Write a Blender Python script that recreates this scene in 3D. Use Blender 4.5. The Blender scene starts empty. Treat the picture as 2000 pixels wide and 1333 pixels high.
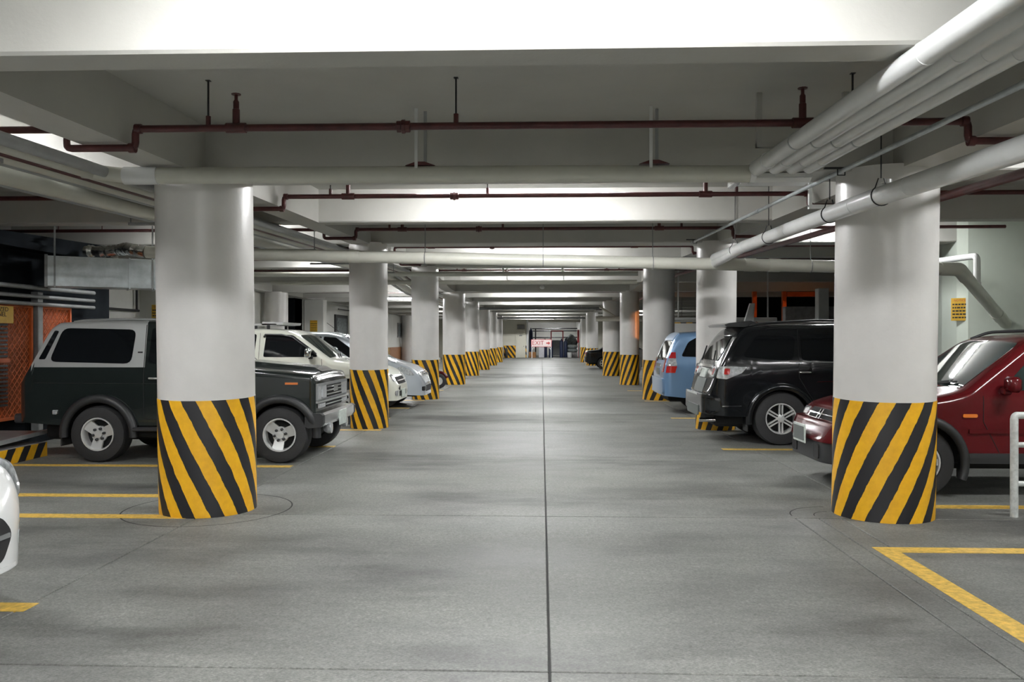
import bpy, bmesh, math, random
from math import sin, cos, pi, sqrt, radians, atan2
from mathutils import Vector, Matrix

random.seed(7)
SC = bpy.context.scene
COL = SC.collection

# ------------------------------------------------------------------ camera, world, exposure
cam_d = bpy.data.cameras.new('camera')
cam_d.sensor_width = 36.0
cam_d.lens = 1621 / 2000 * 36.0
cam_d.clip_end = 300
cam = bpy.data.objects.new('camera', cam_d)
cam.location = (0, 0, 1.55)
cam.rotation_euler = (radians(90 - 0.09), 0, radians(2.05))
COL.objects.link(cam)
SC.camera = cam

world = bpy.data.worlds.new('night')
SC.world = world
world.use_nodes = True
world.node_tree.nodes['Background'].inputs['Color'].default_value = (0.02, 0.025, 0.035, 1)
world.node_tree.nodes['Background'].inputs['Strength'].default_value = 0.3

SC.view_settings.view_transform = 'Standard'
SC.view_settings.look = 'None'
SC.view_settings.gamma = 1.0
SC.view_settings.use_curve_mapping = False
SC.view_settings.exposure = 0.95
LAMP_STRENGTH = 136.0          # the fluorescent tubes
LAMP_COLOR = (0.985, 0.99, 1.0)
SODIUM_WATTS = 330.0
try:
    SC.cycles.use_denoising = True
    SC.cycles.diffuse_bounces = 6
    SC.cycles.max_bounces = 10
    SC.cycles.sample_clamp_indirect = 6.0
except Exception:
    pass

# ------------------------------------------------------------------ materials
def new_mat(name):
    m = bpy.data.materials.new(name)
    m.use_nodes = True
    nt = m.node_tree
    b = nt.nodes['Principled BSDF']
    return m, nt, b

def noise_node(nt, scale, detail=4, rough=0.6, stretch=None):
    tc = nt.nodes.new('ShaderNodeTexCoord')
    n = nt.nodes.new('ShaderNodeTexNoise')
    n.inputs['Scale'].default_value = scale
    n.inputs['Detail'].default_value = detail
    n.inputs['Roughness'].default_value = rough
    if stretch:
        mp = nt.nodes.new('ShaderNodeMapping')
        mp.inputs['Scale'].default_value = stretch
        nt.links.new(tc.outputs['Object'], mp.inputs['Vector'])
        nt.links.new(mp.outputs['Vector'], n.inputs['Vector'])
    else:
        nt.links.new(tc.outputs['Object'], n.inputs['Vector'])
    return n

def ramp(nt, src, stops):
    r = nt.nodes.new('ShaderNodeValToRGB')
    el = r.color_ramp.elements
    while len(el) < len(stops):
        el.new(0.5)
    for e, (p, c) in zip(el, stops):
        e.position = p
        e.color = (c[0], c[1], c[2], 1) if not isinstance(c, float) else (c, c, c, 1)
    nt.links.new(src, r.inputs['Fac'])
    return r

def simple(name, col, rough=0.5, metal=0.0, var=0.0, scale=8.0, bump=0.0, coat=0.0, spec=0.5, bscale=60.0):
    m, nt, b = new_mat(name)
    b.inputs['Base Color'].default_value = (*col, 1)
    b.inputs['Roughness'].default_value = rough
    b.inputs['Metallic'].default_value = metal
    b.inputs['Specular IOR Level'].default_value = spec
    if coat:
        b.inputs['Coat Weight'].default_value = coat
        b.inputs['Coat Roughness'].default_value = 0.03
    if var:
        n = noise_node(nt, scale)
        lo = tuple(c * (1 - var) for c in col)
        hi = tuple(min(1, c * (1 + var)) for c in col)
        r = ramp(nt, n.outputs['Fac'], [(0.3, lo), (0.7, hi)])
        nt.links.new(r.outputs['Color'], b.inputs['Base Color'])
    if bump:
        n2 = noise_node(nt, bscale, 3)
        bp = nt.nodes.new('ShaderNodeBump')
        bp.inputs['Strength'].default_value = bump
        bp.inputs['Distance'].default_value = 0.01
        nt.links.new(n2.outputs['Fac'], bp.inputs['Height'])
        nt.links.new(bp.outputs['Normal'], b.inputs['Normal'])
    return m

def emit(name, col, strength):
    m, nt, b = new_mat(name)
    b.inputs['Base Color'].default_value = (*col, 1)
    b.inputs['Emission Color'].default_value = (*col, 1)
    b.inputs['Emission Strength'].default_value = strength
    return m

def math_node(nt, op, a, b=None):
    n = nt.nodes.new('ShaderNodeMath')
    n.operation = op
    for i, v in enumerate((a, b)):
        if v is None:
            continue
        if isinstance(v, (int, float)):
            n.inputs[i].default_value = v
        else:
            nt.links.new(v, n.inputs[i])
    return n.outputs[0]

YEL = (0.84, 0.45, 0.014)
BLK = (0.014, 0.014, 0.017)

def stripe_mat(name, mode, sign=1, per=11.0, slope=1.95):
    """hazard paint: slanting black and yellow bands around a shaft ('ring') or along a flat face"""
    m, nt, b = new_mat(name)
    tc = nt.nodes.new('ShaderNodeTexCoord')
    sp = nt.nodes.new('ShaderNodeSeparateXYZ')
    nt.links.new(tc.outputs['Object'], sp.inputs[0])
    if mode == 'ring':
        a = math_node(nt, 'ARCTAN2', sp.outputs['Y'], sp.outputs['X'])
        u = math_node(nt, 'MULTIPLY', a, per / (2 * pi))
    elif mode == 'x':
        u = math_node(nt, 'MULTIPLY', sp.outputs['X'], per)
    else:
        u = math_node(nt, 'MULTIPLY', sp.outputs['Y'], per)
    z = math_node(nt, 'MULTIPLY', sp.outputs['Z'], slope * sign)
    s = math_node(nt, 'ADD', u, z)
    n = noise_node(nt, 9.0, 3)
    wob = math_node(nt, 'MULTIPLY', math_node(nt, 'SUBTRACT', n.outputs['Fac'], 0.5), 0.10)
    s = math_node(nt, 'ADD', s, wob)
    s = math_node(nt, 'ADD', s, 100.0)
    fr = math_node(nt, 'FRACT', s)
    f = math_node(nt, 'GREATER_THAN', fr, 0.49)
    mix = nt.nodes.new('ShaderNodeMix')
    mix.data_type = 'RGBA'
    n2 = noise_node(nt, 14.0, 5)
    yr = ramp(nt, n2.outputs['Fac'], [(0.25, (0.72, 0.36, 0.012)), (0.6, YEL), (0.8, (0.88, 0.50, 0.02))])
    mix.inputs['A'].default_value = (*BLK, 1)
    nt.links.new(f, mix.inputs['Factor'])
    nt.links.new(yr.outputs['Color'], mix.inputs['B'])
    nt.links.new(mix.outputs['Result'], b.inputs['Base Color'])
    b.inputs['Roughness'].default_value = 0.42
    return m

def concrete_floor():
    m, nt, b = new_mat('floor_concrete')
    n1 = noise_node(nt, 1.1, 8, 0.62, (0.7, 1.3, 1))
    n2 = noise_node(nt, 26.0, 6, 0.7)
    n3 = noise_node(nt, 0.33, 5, 0.65, (0.6, 1.6, 1))
    n4 = noise_node(nt, 62.0, 3, 0.7, (1, 1.7, 1))
    r1 = ramp(nt, n1.outputs['Fac'], [(0.30, (0.105, 0.107, 0.100)), (0.5, (0.178, 0.182, 0.169)), (0.72, (0.232, 0.236, 0.219))])
    r2 = ramp(nt, n2.outputs['Fac'], [(0.3, 0.72), (0.55, 1.0), (0.75, 1.22)])
    r3 = ramp(nt, n3.outputs['Fac'], [(0.33, 0.42), (0.45, 0.94), (0.7, 1.12)])
    r4 = ramp(nt, n4.outputs['Fac'], [(0.3, 0.62), (0.7, 1.36)])
    out = r1.outputs['Color']
    for r in (r2, r3, r4):
        mx = nt.nodes.new('ShaderNodeMix')
        mx.data_type = 'RGBA'
        mx.blend_type = 'MULTIPLY'
        mx.inputs['Factor'].default_value = 1.0
        nt.links.new(out, mx.inputs['A'])
        nt.links.new(r.outputs['Color'], mx.inputs['B'])
        out = mx.outputs['Result']
    nt.links.new(out, b.inputs['Base Color'])
    rr = ramp(nt, n1.outputs['Fac'], [(0.3, 0.50), (0.7, 0.66)])
    nt.links.new(rr.outputs['Color'], b.inputs['Roughness'])
    b.inputs['Specular IOR Level'].default_value = 0.18
    bp = nt.nodes.new('ShaderNodeBump')
    bp.inputs['Strength'].default_value = 0.25
    bp.inputs['Distance'].default_value = 0.004
    nt.links.new(n2.outputs['Fac'], bp.inputs['Height'])
    nt.links.new(bp.outputs['Normal'], b.inputs['Normal'])
    return m

M = {}
M['floor'] = concrete_floor()
M['joint'] = simple('joint_sealant', (0.022, 0.022, 0.021), 0.9)
M['line'] = simple('road_yellow', (0.62, 0.40, 0.075), 0.6, var=0.35, scale=22)
M['paint'] = simple('column_paint', (0.665, 0.65, 0.625), 0.33, var=0.05, scale=2.5, bump=0.12, bscale=25)
M['ceil'] = simple('ceiling_paint', (0.455, 0.450, 0.418), 0.55, var=0.05, scale=1.5, bump=0.1, bscale=40)
M['wall'] = simple('wall_paint', (0.64, 0.64, 0.60), 0.55, var=0.06, scale=1.2, bump=0.1)
M['wallgreen'] = simple('wall_pale_green', (0.52, 0.57, 0.50), 0.5, var=0.06, scale=1.2, bump=0.1)
M['wallcream'] = simple('wall_cream', (0.70, 0.68, 0.58), 0.55, var=0.05, scale=1.0)
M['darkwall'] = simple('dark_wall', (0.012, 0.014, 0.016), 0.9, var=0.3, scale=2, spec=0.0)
M['greyconc'] = simple('grey_concrete', (0.26, 0.25, 0.25), 0.8, var=0.25, scale=6, bump=0.2)
M['pvc'] = simple('pvc_cream', (0.53, 0.53, 0.465), 0.35, var=0.06, scale=3)
M['pvcwhite'] = simple('pvc_white', (0.66, 0.67, 0.66), 0.25, var=0.05, scale=4)
M['pvcgrey'] = simple('conduit_grey', (0.30, 0.31, 0.31), 0.4, var=0.1, scale=5)
M['redpipe'] = simple('red_oxide_pipe', (0.075, 0.016, 0.016), 0.4, var=0.3, scale=10)
M['galv'] = simple('galvanised_steel', (0.46, 0.50, 0.51), 0.36, 0.5, var=0.22, scale=5)
M['foil'] = simple('foil', (0.55, 0.55, 0.52), 0.22, 0.95, var=0.2, scale=20, bump=0.8, bscale=14)
M['steel'] = simple('painted_steel_grey', (0.22, 0.23, 0.23), 0.45, 0.3, var=0.15)
M['darksteel'] = simple('dark_steel', (0.03, 0.03, 0.032), 0.5, 0.3)
M['railpaint'] = simple('rail_paint', (0.50, 0.52, 0.50), 0.42, var=0.25, scale=18)
M['whitemetal'] = simple('white_enamel', (0.72, 0.73, 0.72), 0.3)
M['tube'] = emit('fluorescent_tube', LAMP_COLOR, LAMP_STRENGTH)
M['sodium'] = emit('sodium_lamp', (1.0, 0.32, 0.06), 8.0)
M['orange'] = simple('orange_paint', (0.50, 0.10, 0.018), 0.5, var=0.2, scale=5)
M['orangemesh'] = simple('orange_mesh_panel', (0.33, 0.075, 0.018), 0.6, var=0.5, scale=38, bump=0.6, bscale=55)
M['signyel'] = simple('sign_yellow', (0.60, 0.36, 0.03), 0.5, var=0.1)
M['signwhite'] = simple('sign_white', (0.72, 0.62, 0.60), 0.5)
M['signred'] = simple('sign_red', (0.38, 0.03, 0.03), 0.5)
M['ink'] = simple('black_ink', (0.012, 0.012, 0.012), 0.6)
M['stripeL'] = stripe_mat('hazard_ring_left', 'ring', 1)
M['stripeR'] = stripe_mat('hazard_ring_right', 'ring', -1)
M['stripeX'] = stripe_mat('hazard_flat_x', 'x', 1, 2.6, 1.9)
M['stripeY'] = stripe_mat('hazard_flat_y', 'y', -1, 3.2, 2.2)
M['rubber'] = simple('tyre_rubber', (0.016, 0.016, 0.017), 0.75, bump=0.3, bscale=90)
M['blackplastic'] = simple('black_plastic', (0.018, 0.019, 0.02), 0.5)
M['under'] = simple('underbody_black', (0.008, 0.008, 0.008), 0.9)
M['alloy'] = simple('alloy_silver', (0.62, 0.63, 0.62), 0.3, 0.35)
M['chrome'] = simple('chrome', (0.75, 0.76, 0.77), 0.1, 1.0)
M['glass'] = simple('tinted_glass', (0.005, 0.006, 0.007), 0.05, spec=0.35)
M['glassgreen'] = simple('green_tint_glass', (0.016, 0.028, 0.026), 0.04, spec=0.8)
M['lens'] = simple('clear_lens', (0.52, 0.54, 0.55), 0.12, 0.5, coat=1.0, var=0.4, scale=18)
M['redlens'] = simple('red_lens', (0.36, 0.012, 0.014), 0.12, coat=1.0)
M['amber'] = simple('amber_lens', (0.60, 0.16, 0.02), 0.15, coat=1.0)
M['plate'] = simple('number_plate', (0.50, 0.55, 0.51), 0.5, var=0.2, scale=25)
M['platedark'] = simple('plate_film', (0.10, 0.115, 0.11), 0.5)
M['patrol'] = simple('dark_green_black_paint', (0.011, 0.015, 0.014), 0.16, coat=0.6)
M['patrolsilver'] = simple('silver_grey_paint', (0.40, 0.41, 0.40), 0.32, 0.3)
M['cream'] = simple('cream_white_paint', (0.70, 0.71, 0.62), 0.2, coat=0.5)
M['silver'] = simple('silver_paint', (0.52, 0.56, 0.60), 0.25, 0.45, coat=0.6)
M['white'] = simple('white_paint', (0.72, 0.73, 0.72), 0.18, coat=0.6)
M['maroon'] = simple('maroon_paint', (0.072, 0.0055, 0.007), 0.16, 0.0, spec=0.3)
M['black'] = simple('black_paint', (0.006, 0.007, 0.008), 0.14, coat=0.25, spec=0.4)
M['blue'] = simple('light_blue_paint', (0.125, 0.225, 0.37), 0.28, 0.25, coat=0.6)
M['cardboard'] = simple('cardboard', (0.36, 0.18, 0.07), 0.8, var=0.15)
M['bluetank'] = simple('dark_blue_paint', (0.015, 0.025, 0.07), 0.45)
M['redpaint'] = simple('red_paint', (0.38, 0.03, 0.035), 0.5)
M['sack'] = simple('grey_sack', (0.22, 0.25, 0.25), 0.85, var=0.25, scale=9)
M['paper'] = simple('paper_white', (0.62, 0.62, 0.66), 0.8, var=0.08)
M['curtain'] = simple('curtain', (0.16, 0.18, 0.18), 0.8, var=0.5, scale=10)
M['brownwood'] = simple('brown_panel', (0.30, 0.13, 0.05), 0.6, var=0.2)

# ------------------------------------------------------------------ mesh building
class MB:
    def __init__(s):
        s.v = []; s.f = []
    def add(s, vs, fs):
        o = len(s.v)
        s.v += [tuple(p) for p in vs]
        s.f += [tuple(i + o for i in f) for f in fs]
        return s
    def box(s, x0, x1, y0, y1, z0, z1):
        vs = [(x, y, z) for z in (z0, z1) for y in (y0, y1) for x in (x0, x1)]
        return s.add(vs, [(0, 2, 3, 1), (4, 5, 7, 6), (0, 1, 5, 4), (2, 6, 7, 3), (0, 4, 6, 2), (1, 3, 7, 5)])
    def cbox(s, x0, x1, y0, y1, z0, z1, b=0.01):
        """a box with all edges chamfered by b"""
        vs = []; idx = {}
        for ix, (X, sx) in enumerate(((x0, 1), (x1, -1))):
            for iy, (Y, sy) in enumerate(((y0, 1), (y1, -1))):
                for iz, (Z, sz) in enumerate(((z0, 1), (z1, -1))):
                    idx[(ix, iy, iz)] = len(vs)
                    vs += [(X, Y + sy * b, Z + sz * b), (X + sx * b, Y, Z + sz * b), (X + sx * b, Y + sy * b, Z)]
        bm = bmesh.new()
        for p in vs: bm.verts.new(p)
        r = bmesh.ops.convex_hull(bm, input=bm.verts)
        bm.verts.index_update()
        o = [tuple(v.co) for v in bm.verts]
        fs = [tuple(v.index for v in f.verts) for f in bm.faces]
        bm.free()
        return s.add(o, fs)
    def tube(s, pts, r, n=12, caps=True):
        pts = [Vector(p) for p in pts]
        N = len(pts)
        rs = r if isinstance(r, (list, tuple)) else [r] * N
        tang = []
        for i in range(N):
            if i == 0: t = pts[1] - pts[0]
            elif i == N - 1: t = pts[-1] - pts[-2]
            else: t = (pts[i + 1] - pts[i]).normalized() + (pts[i] - pts[i - 1]).normalized()
            tang.append(t.normalized() if t.length > 1e-9 else Vector((0, 0, 1)))
        up = Vector((0, 0, 1)) if abs(tang[0].z) < 0.9 else Vector((1, 0, 0))
        a = tang[0].cross(up).normalized()
        vs = []
        for i in range(N):
            t = tang[i]
            a = (a - t * a.dot(t)).normalized()
            b = t.cross(a)
            for k in range(n):
                w = 2 * pi * k / n
                vs.append(pts[i] + (a * cos(w) + b * sin(w)) * rs[i])
        fs = []
        for i in range(N - 1):
            for k in range(n):
                k2 = (k + 1) % n
                fs.append((i * n + k, i * n + k2, (i + 1) * n + k2, (i + 1) * n + k))
        if caps:
            fs.append(tuple(range(n - 1, -1, -1)))
            fs.append(tuple((N - 1) * n + k for k in range(n)))
        return s.add(vs, fs)
    def lathe(s, prof, n=24, origin=(0, 0, 0), axis='z', caps=True):
        """prof: (radius, along-axis)"""
        o = Vector(origin)
        vs = []
        for r, h in prof:
            for k in range(n):
                w = 2 * pi * k / n
                c, d = r * cos(w), r * sin(w)
                vs.append(o + (Vector((c, d, h)) if axis == 'z' else Vector((c, h, d)) if axis == 'y' else Vector((h, c, d))))
        fs = []
        for i in range(len(prof) - 1):
            for k in range(n):
                k2 = (k + 1) % n
                q = (i * n + k, i * n + k2, (i + 1) * n + k2, (i + 1) * n + k)
                fs.append(q if axis != 'y' else q[::-1])
        if caps:
            c0 = tuple(range(n)); c1 = tuple((len(prof) - 1) * n + k for k in range(n))
            fs += [c0[::-1], c1] if axis != 'y' else [c0, c1[::-1]]
        return s.add(vs, fs)
    def prism(s, poly, axis, a0, a1):
        """2D outline pushed along an axis; poly in the other two axes' order"""
        def P(u, v, a):
            return (a, u, v) if axis == 'x' else (u, a, v) if axis == 'y' else (u, v, a)
        n = len(poly)
        vs = [P(u, v, a0) for u, v in poly] + [P(u, v, a1) for u, v in poly]
        fs = [(i, (i + 1) % n, (i + 1) % n + n, i + n) for i in range(n)]
        fs += [tuple(range(n - 1, -1, -1)), tuple(range(n, 2 * n))]
        return s.add(vs, fs)
    def beam(s, p0, p1, w, h):
        """rectangular bar from p0 to p1"""
        p0, p1 = Vector(p0), Vector(p1)
        t = (p1 - p0).normalized()
        up = Vector((0, 0, 1)) if abs(t.z) < 0.95 else Vector((0, 1, 0))
        a = t.cross(up).normalized() * (w / 2); b = a.normalized().cross(t) * (h / 2)
        vs = [p + q for p in (p0, p1) for q in (-a - b, a - b, a + b, -a + b)]
        return s.add(vs, [(3, 2, 1, 0), (4, 5, 6, 7), (0, 1, 5, 4), (1, 2, 6, 5), (2, 3, 7, 6), (3, 0, 4, 7)])
    def move(s, d):
        s.v = [(x + d[0], y + d[1], z + d[2]) for x, y, z in s.v]
        return s

def fillet(pts, r, n=4):
    pts = [Vector(p) for p in pts]
    out = [pts[0]]
    for i in range(1, len(pts) - 1):
        a, b, c = pts[i - 1], pts[i], pts[i + 1]
        d1 = (a - b); d2 = (c - b)
        rr = min(r, d1.length * 0.48, d2.length * 0.48)
        p0 = b + d1.normalized() * rr; p1 = b + d2.normalized() * rr
        for k in range(n + 1):
            t = k / n
            out.append(p0 * (1 - t) ** 2 + b * 2 * t * (1 - t) + p1 * t * t)
    out.append(pts[-1])
    return out

def fix_normals(me):
    bm = bmesh.new(); bm.from_mesh(me)
    bmesh.ops.recalc_face_normals(bm, faces=bm.faces)
    bm.to_mesh(me); bm.free()

def obj(name, mb, m, parent=None, smooth=None, world=False, origin=None, fix=True):
    """one mesh object; world=True: the builder holds world coordinates and the parent's place is taken off"""
    v = mb.v
    if parent is not None and world:
        L = parent.matrix_basis.translation
        v = [(x - L.x, y - L.y, z - L.z) for x, y, z in v]
    loc = None
    if parent is None and origin == 'auto':
        xs = [p[0] for p in v]; ys = [p[1] for p in v]; zs = [p[2] for p in v]
        loc = ((min(xs) + max(xs)) / 2, (min(ys) + max(ys)) / 2, min(zs))
        v = [(x - loc[0], y - loc[1], z - loc[2]) for x, y, z in v]
    me = bpy.data.meshes.new(name)
    me.from_pydata(v, [], mb.f)
    me.update()
    if fix: fix_normals(me)
    if smooth is not None:
        me.polygons.foreach_set('use_smooth', [True] * len(me.polygons))
        try: me.set_sharp_from_angle(angle=radians(smooth))
        except Exception: pass
    me.materials.append(M[m] if isinstance(m, str) else m)
    o = bpy.data.objects.new(name, me)
    COL.objects.link(o)
    if parent is not None: o.parent = parent
    if loc: o.location = loc
    return o

def tag(o, label=None, cat=None, group=None, kind=None):
    if label: o['label'] = label
    if cat: o['category'] = cat
    if group: o['group'] = group
    if kind: o['kind'] = kind
    return o

def thing(name, label, cat, loc=(0, 0, 0), rz=0, group=None):
    o = bpy.data.objects.new(name, None)
    o.empty_display_size = 0.2
    COL.objects.link(o)
    o.location = loc; o.rotation_euler = (0, 0, rz)
    o.matrix_basis = Matrix.Translation(loc) @ Matrix.Rotation(rz, 4, 'Z')
    return tag(o, label, cat, group)

def one(name, mb, m, label, cat, group=None, smooth=None):
    return tag(obj(name, mb, m, None, smooth, origin='auto'), label, cat, group)

def text_mb(body, size, depth=0.002, align='CENTER'):
    c = bpy.data.curves.new('lettering', 'FONT')
    c.body = body; c.size = size; c.extrude = depth
    c.align_x = align; c.align_y = 'CENTER'
    c.resolution_u = 2
    t = bpy.data.objects.new('lettering', c)
    COL.objects.link(t)
    dg = bpy.context.evaluated_depsgraph_get()
    me = bpy.data.meshes.new_from_object(t.evaluated_get(dg))
    mb = MB()
    mb.add([tuple(v.co) for v in me.vertices], [tuple(p.vertices) for p in me.polygons])
    bpy.data.objects.remove(t); bpy.data.curves.remove(c); bpy.data.meshes.remove(me)
    return mb

def orient(mb, fn):
    mb.v = [fn(*p) for p in mb.v]
    return mb

def lerp_tab(tab, x):
    if x <= tab[0][0]: return tab[0][1]
    for (a, b), (c, d) in zip(tab, tab[1:]):
        if x <= c: return b + (d - b) * (x - a) / (c - a) if c > a else d
    return tab[-1][1]

ZB_T = [(-8, 3.0 + 0.0305 * -15.5), (22, 3.0 + 0.0305 * 14.5), (27, 3.2), (90, 3.2)]
def Zb(y): return lerp_tab(ZB_T, y)          # underside of the beams (the ceiling rises against the floor)
def Zs(y): return Zb(y) + 0.44               # underside of the slab
# ------------------------------------------------------------------ the setting
def struct(name, mb, m, parent=None, smooth=None):
    o = obj(name, mb, m, parent, smooth, fix=True)
    if parent is None: o['kind'] = 'structure'
    return o

floor = struct('floor', MB().box(-14, 16, -6, 82, -0.30, -0.012), 'joint')
YJ = [-6.0] + [3.87 + 3.41 * k for k in range(-2, 23)]
YJ = [y for y in YJ if y < 71] + [71.0, 81.5]
G = 0.0055
for i in range(len(YJ) - 1):
    y0, y1 = YJ[i], YJ[i + 1]
    xs = [-13.9, -8.0, -3.0, 0.037, 2.2, 2.4, 2.6, 8.5, 15.9] if y1 < 7.4 else [-13.9, -8.0, -3.0, 0.037, 3.0, 8.5, 15.9]
    for a, b in zip(xs, xs[1:]):
        obj('slab', MB().cbox(a + G, b - G, y0 + G, y1 - G, -0.10, 0.0, 0.004), 'floor', floor)
# round isolation joint about the nearest left column, rounded trench end by the right one
def ring_strip(cx, cy, r, w, a0, a1, z=0.0015, n=60):
    mb = MB()
    vs = []; fs = []
    for k in range(n + 1):
        a = a0 + (a1 - a0) * k / n
        for q in (r - w / 2, r + w / 2):
            vs.append((cx + q * cos(a), cy + q * sin(a), z))
    for k in range(n):
        fs.append((2 * k, 2 * k + 1, 2 * k + 3, 2 * k + 2))
    return mb.add(vs, fs)
obj('joint', ring_strip(-3.05, 7.5, 0.74, 0.014, 0, 2 * pi), 'joint', floor, fix=False)
obj('joint', ring_strip(2.60, 7.38, 0.40, 0.012, pi * 0.5, pi), 'joint', floor, fix=False)
obj('joint', ring_strip(2.60, 7.38, 0.20, 0.010, pi * 0.55, pi), 'joint', floor, fix=False)

def line(x0, x1, y0, y1):
    obj('painted_line', MB().box(x0, x1, y0, y1, -0.004, 0.003), 'line', floor)
for y, xe, xs in ((4.62, -2.95, -8), (7.07, -3.08, -8), (8.02, -3.3, -8), (9.95, -3.05, -8), (11.85, -3.0, -4.3),
                  (14.05, -2.75, -8), (16.2, -3.0, -8), (18.6, -3.0, -8), (21.0, -3.0, -8), (25.2, -3, -8)):
    line(xs, xe, y, y + 0.15)
for y, xs in ((6.13, 2.46), (7.75, 3.5), (11.75, 2.55), (16.4, 2.55), (21.0, 2.6), (25.2, 2.6)):
    line(xs, 8, y, y + 0.15)
line(2.46, 2.61, 0.2, 6.13)

# ceiling slab (one folded plate) with its beams as parts
ceiling = None
def ceil_plate():
    ys = [-6.2, 22, 27, 71.3]
    poly = [(y, Zs(y)) for y in ys] + [(y, Zs(y) + 0.3) for y in reversed(ys)]
    return MB().prism(poly, 'x', -14, 16)
ceiling = struct('ceiling', ceil_plate(), 'ceil')
def xbeam(y0, y1, x0, x1, dz=0.0):
    zb = Zb((y0 + y1) / 2) + dz
    obj('beam', MB().cbox(x0, x1, y0, y1, zb, Zs((y0 + y1) / 2) + 0.05, 0.015), 'ceil', ceiling)
for k in range(0, 10):
    yc = 0.4 + 7.1 * k
    if k > 0: xbeam(yc - 0.29, yc + 0.22, -14, 16)
    if yc + 3.62 < 71: xbeam(yc + 3.42, yc + 3.67, -14, 16)
def ybeam(x0, x1):
    ys = [-6, 22, 27, 71]
    poly = [(y, Zb(y) + 0.002) for y in ys] + [(y, Zs(y) + 0.05) for y in reversed(ys)]
    obj('beam', MB().prism(poly, 'x', x0, x1), 'ceil', ceiling)
ybeam(-3.30, -2.96); ybeam(3.0, 3.34); ybeam(-9.75, -9.35)

# walls
struct('wall_back', MB().box(-14, 16, -6.3, -6.0, -0.1, 4.2), 'wall')
wl = struct('wall_left', MB().box(-10.2, -9.8, -6, 29.5, -0.1, 4.6).box(-10.2, -9.8, 34.0, 71, -0.1, 4.6).box(-13.6, -13.3, 29, 35, -0.1, 4.6), 'wall')
for y in (19.9, 33.95, 41.5):
    obj('pilaster', MB().cbox(-9.82, -9.0, y, y + 0.55, -0.05, Zb(y) + 0.01, 0.02), 'wall', wl)
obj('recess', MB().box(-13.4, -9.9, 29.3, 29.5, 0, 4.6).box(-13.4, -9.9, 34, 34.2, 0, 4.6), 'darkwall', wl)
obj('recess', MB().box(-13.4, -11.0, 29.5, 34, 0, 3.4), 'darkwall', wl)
for y, z0, z1 in ((30.4, 0, 3.3), (31.6, 0, 2.6), (32.3, 0, 3.3)):
    obj('riser_pipe', MB().tube([(-10.6, y, z0), (-10.6, y, z1)], 0.06, 8), 'pvcgrey', wl, 40)
# right wall with a chamfered end
wr = struct('wall_right', MB().prism([(7.10, 15.0), (7.02, 14.31), (7.11, 14.11), (7.565, 13.97), (8.3, 13.72), (8.3, -6), (8.6, -6), (8.6, 15.9), (7.4, 15.9)], 'z', -0.1, 4.3), 'wallgreen')
wf = struct('wall_far', MB().box(-10, -1.22, 71, 71.3, -0.1, 3.9).box(3.28, 14, 71, 71.3, -0.1, 3.9).box(-1.22, 3.28, 71, 71.3, 3.05, 3.9), 'wallcream')
obj('striped_base', MB().box(-3.25, -2.17, 70.96, 71.02, 0, 1.05).box(-1.42, -1.24, 70.96, 71.02, 0, 1.05), 'stripeX', wf)
obj('corner_post', MB().cbox(-1.30, -1.16, 70.85, 71.25, 0, 3.3, 0.02), 'whitemetal', wf)
struct('wall_far_room', MB().box(-1.4, 3.5, 80, 80.3, -0.1, 4).box(-1.5, -1.3, 71.2, 80.3, -0.1, 4).box(3.3, 3.5, 71.2, 80.3, -0.1, 4), 'wall')
struct('ceiling_far_room', MB().box(-1.4, 3.5, 71.2, 80.3, 3.3, 3.6), 'greyconc')
# right side beyond the wall: a dark ramp bay with parapet
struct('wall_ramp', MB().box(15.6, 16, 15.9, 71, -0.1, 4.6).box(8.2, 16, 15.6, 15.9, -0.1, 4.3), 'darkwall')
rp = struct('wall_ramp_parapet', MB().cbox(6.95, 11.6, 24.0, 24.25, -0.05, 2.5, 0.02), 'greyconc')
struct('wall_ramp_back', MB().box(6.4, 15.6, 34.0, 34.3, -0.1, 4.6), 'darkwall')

# door in the far wall, with a louvred vent above it
dr = struct('door_1', MB().cbox(-2.15, -1.45, 70.93, 71.02, 0.02, 2.32, 0.01), 'wallcream')
obj('door_frame', MB().box(-2.22, -2.15, 70.92, 71.03, 0, 2.40).box(-1.45, -1.38, 70.92, 71.03, 0, 2.40).box(-2.15, -1.45, 70.92, 71.03, 2.32, 2.40), 'wallcream', dr)
obj('door_knob', MB().lathe([(0.0, 0), (0.03, 0.01), (0.035, 0.04), (0.0, 0.06)], 10, (-1.53, 70.87, 1.0), 'y'), 'steel', dr, 40)
obj('door_sign', MB().box(-1.93, -1.66, 70.90, 70.94, 1.86, 1.93), 'steel', dr)
vt = one('wall_vent', MB().box(-2.10, -1.45, 70.90, 71.0, 2.48, 2.82), 'greyconc', 'grey louvred vent in the far wall above the cream door', 'vent')
for k in range(4):
    obj('louvre', MB().box(-2.06, -1.49, 70.87, 70.92, 2.51 + 0.075 * k, 2.55 + 0.075 * k), 'steel', vt, world=True)

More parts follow.
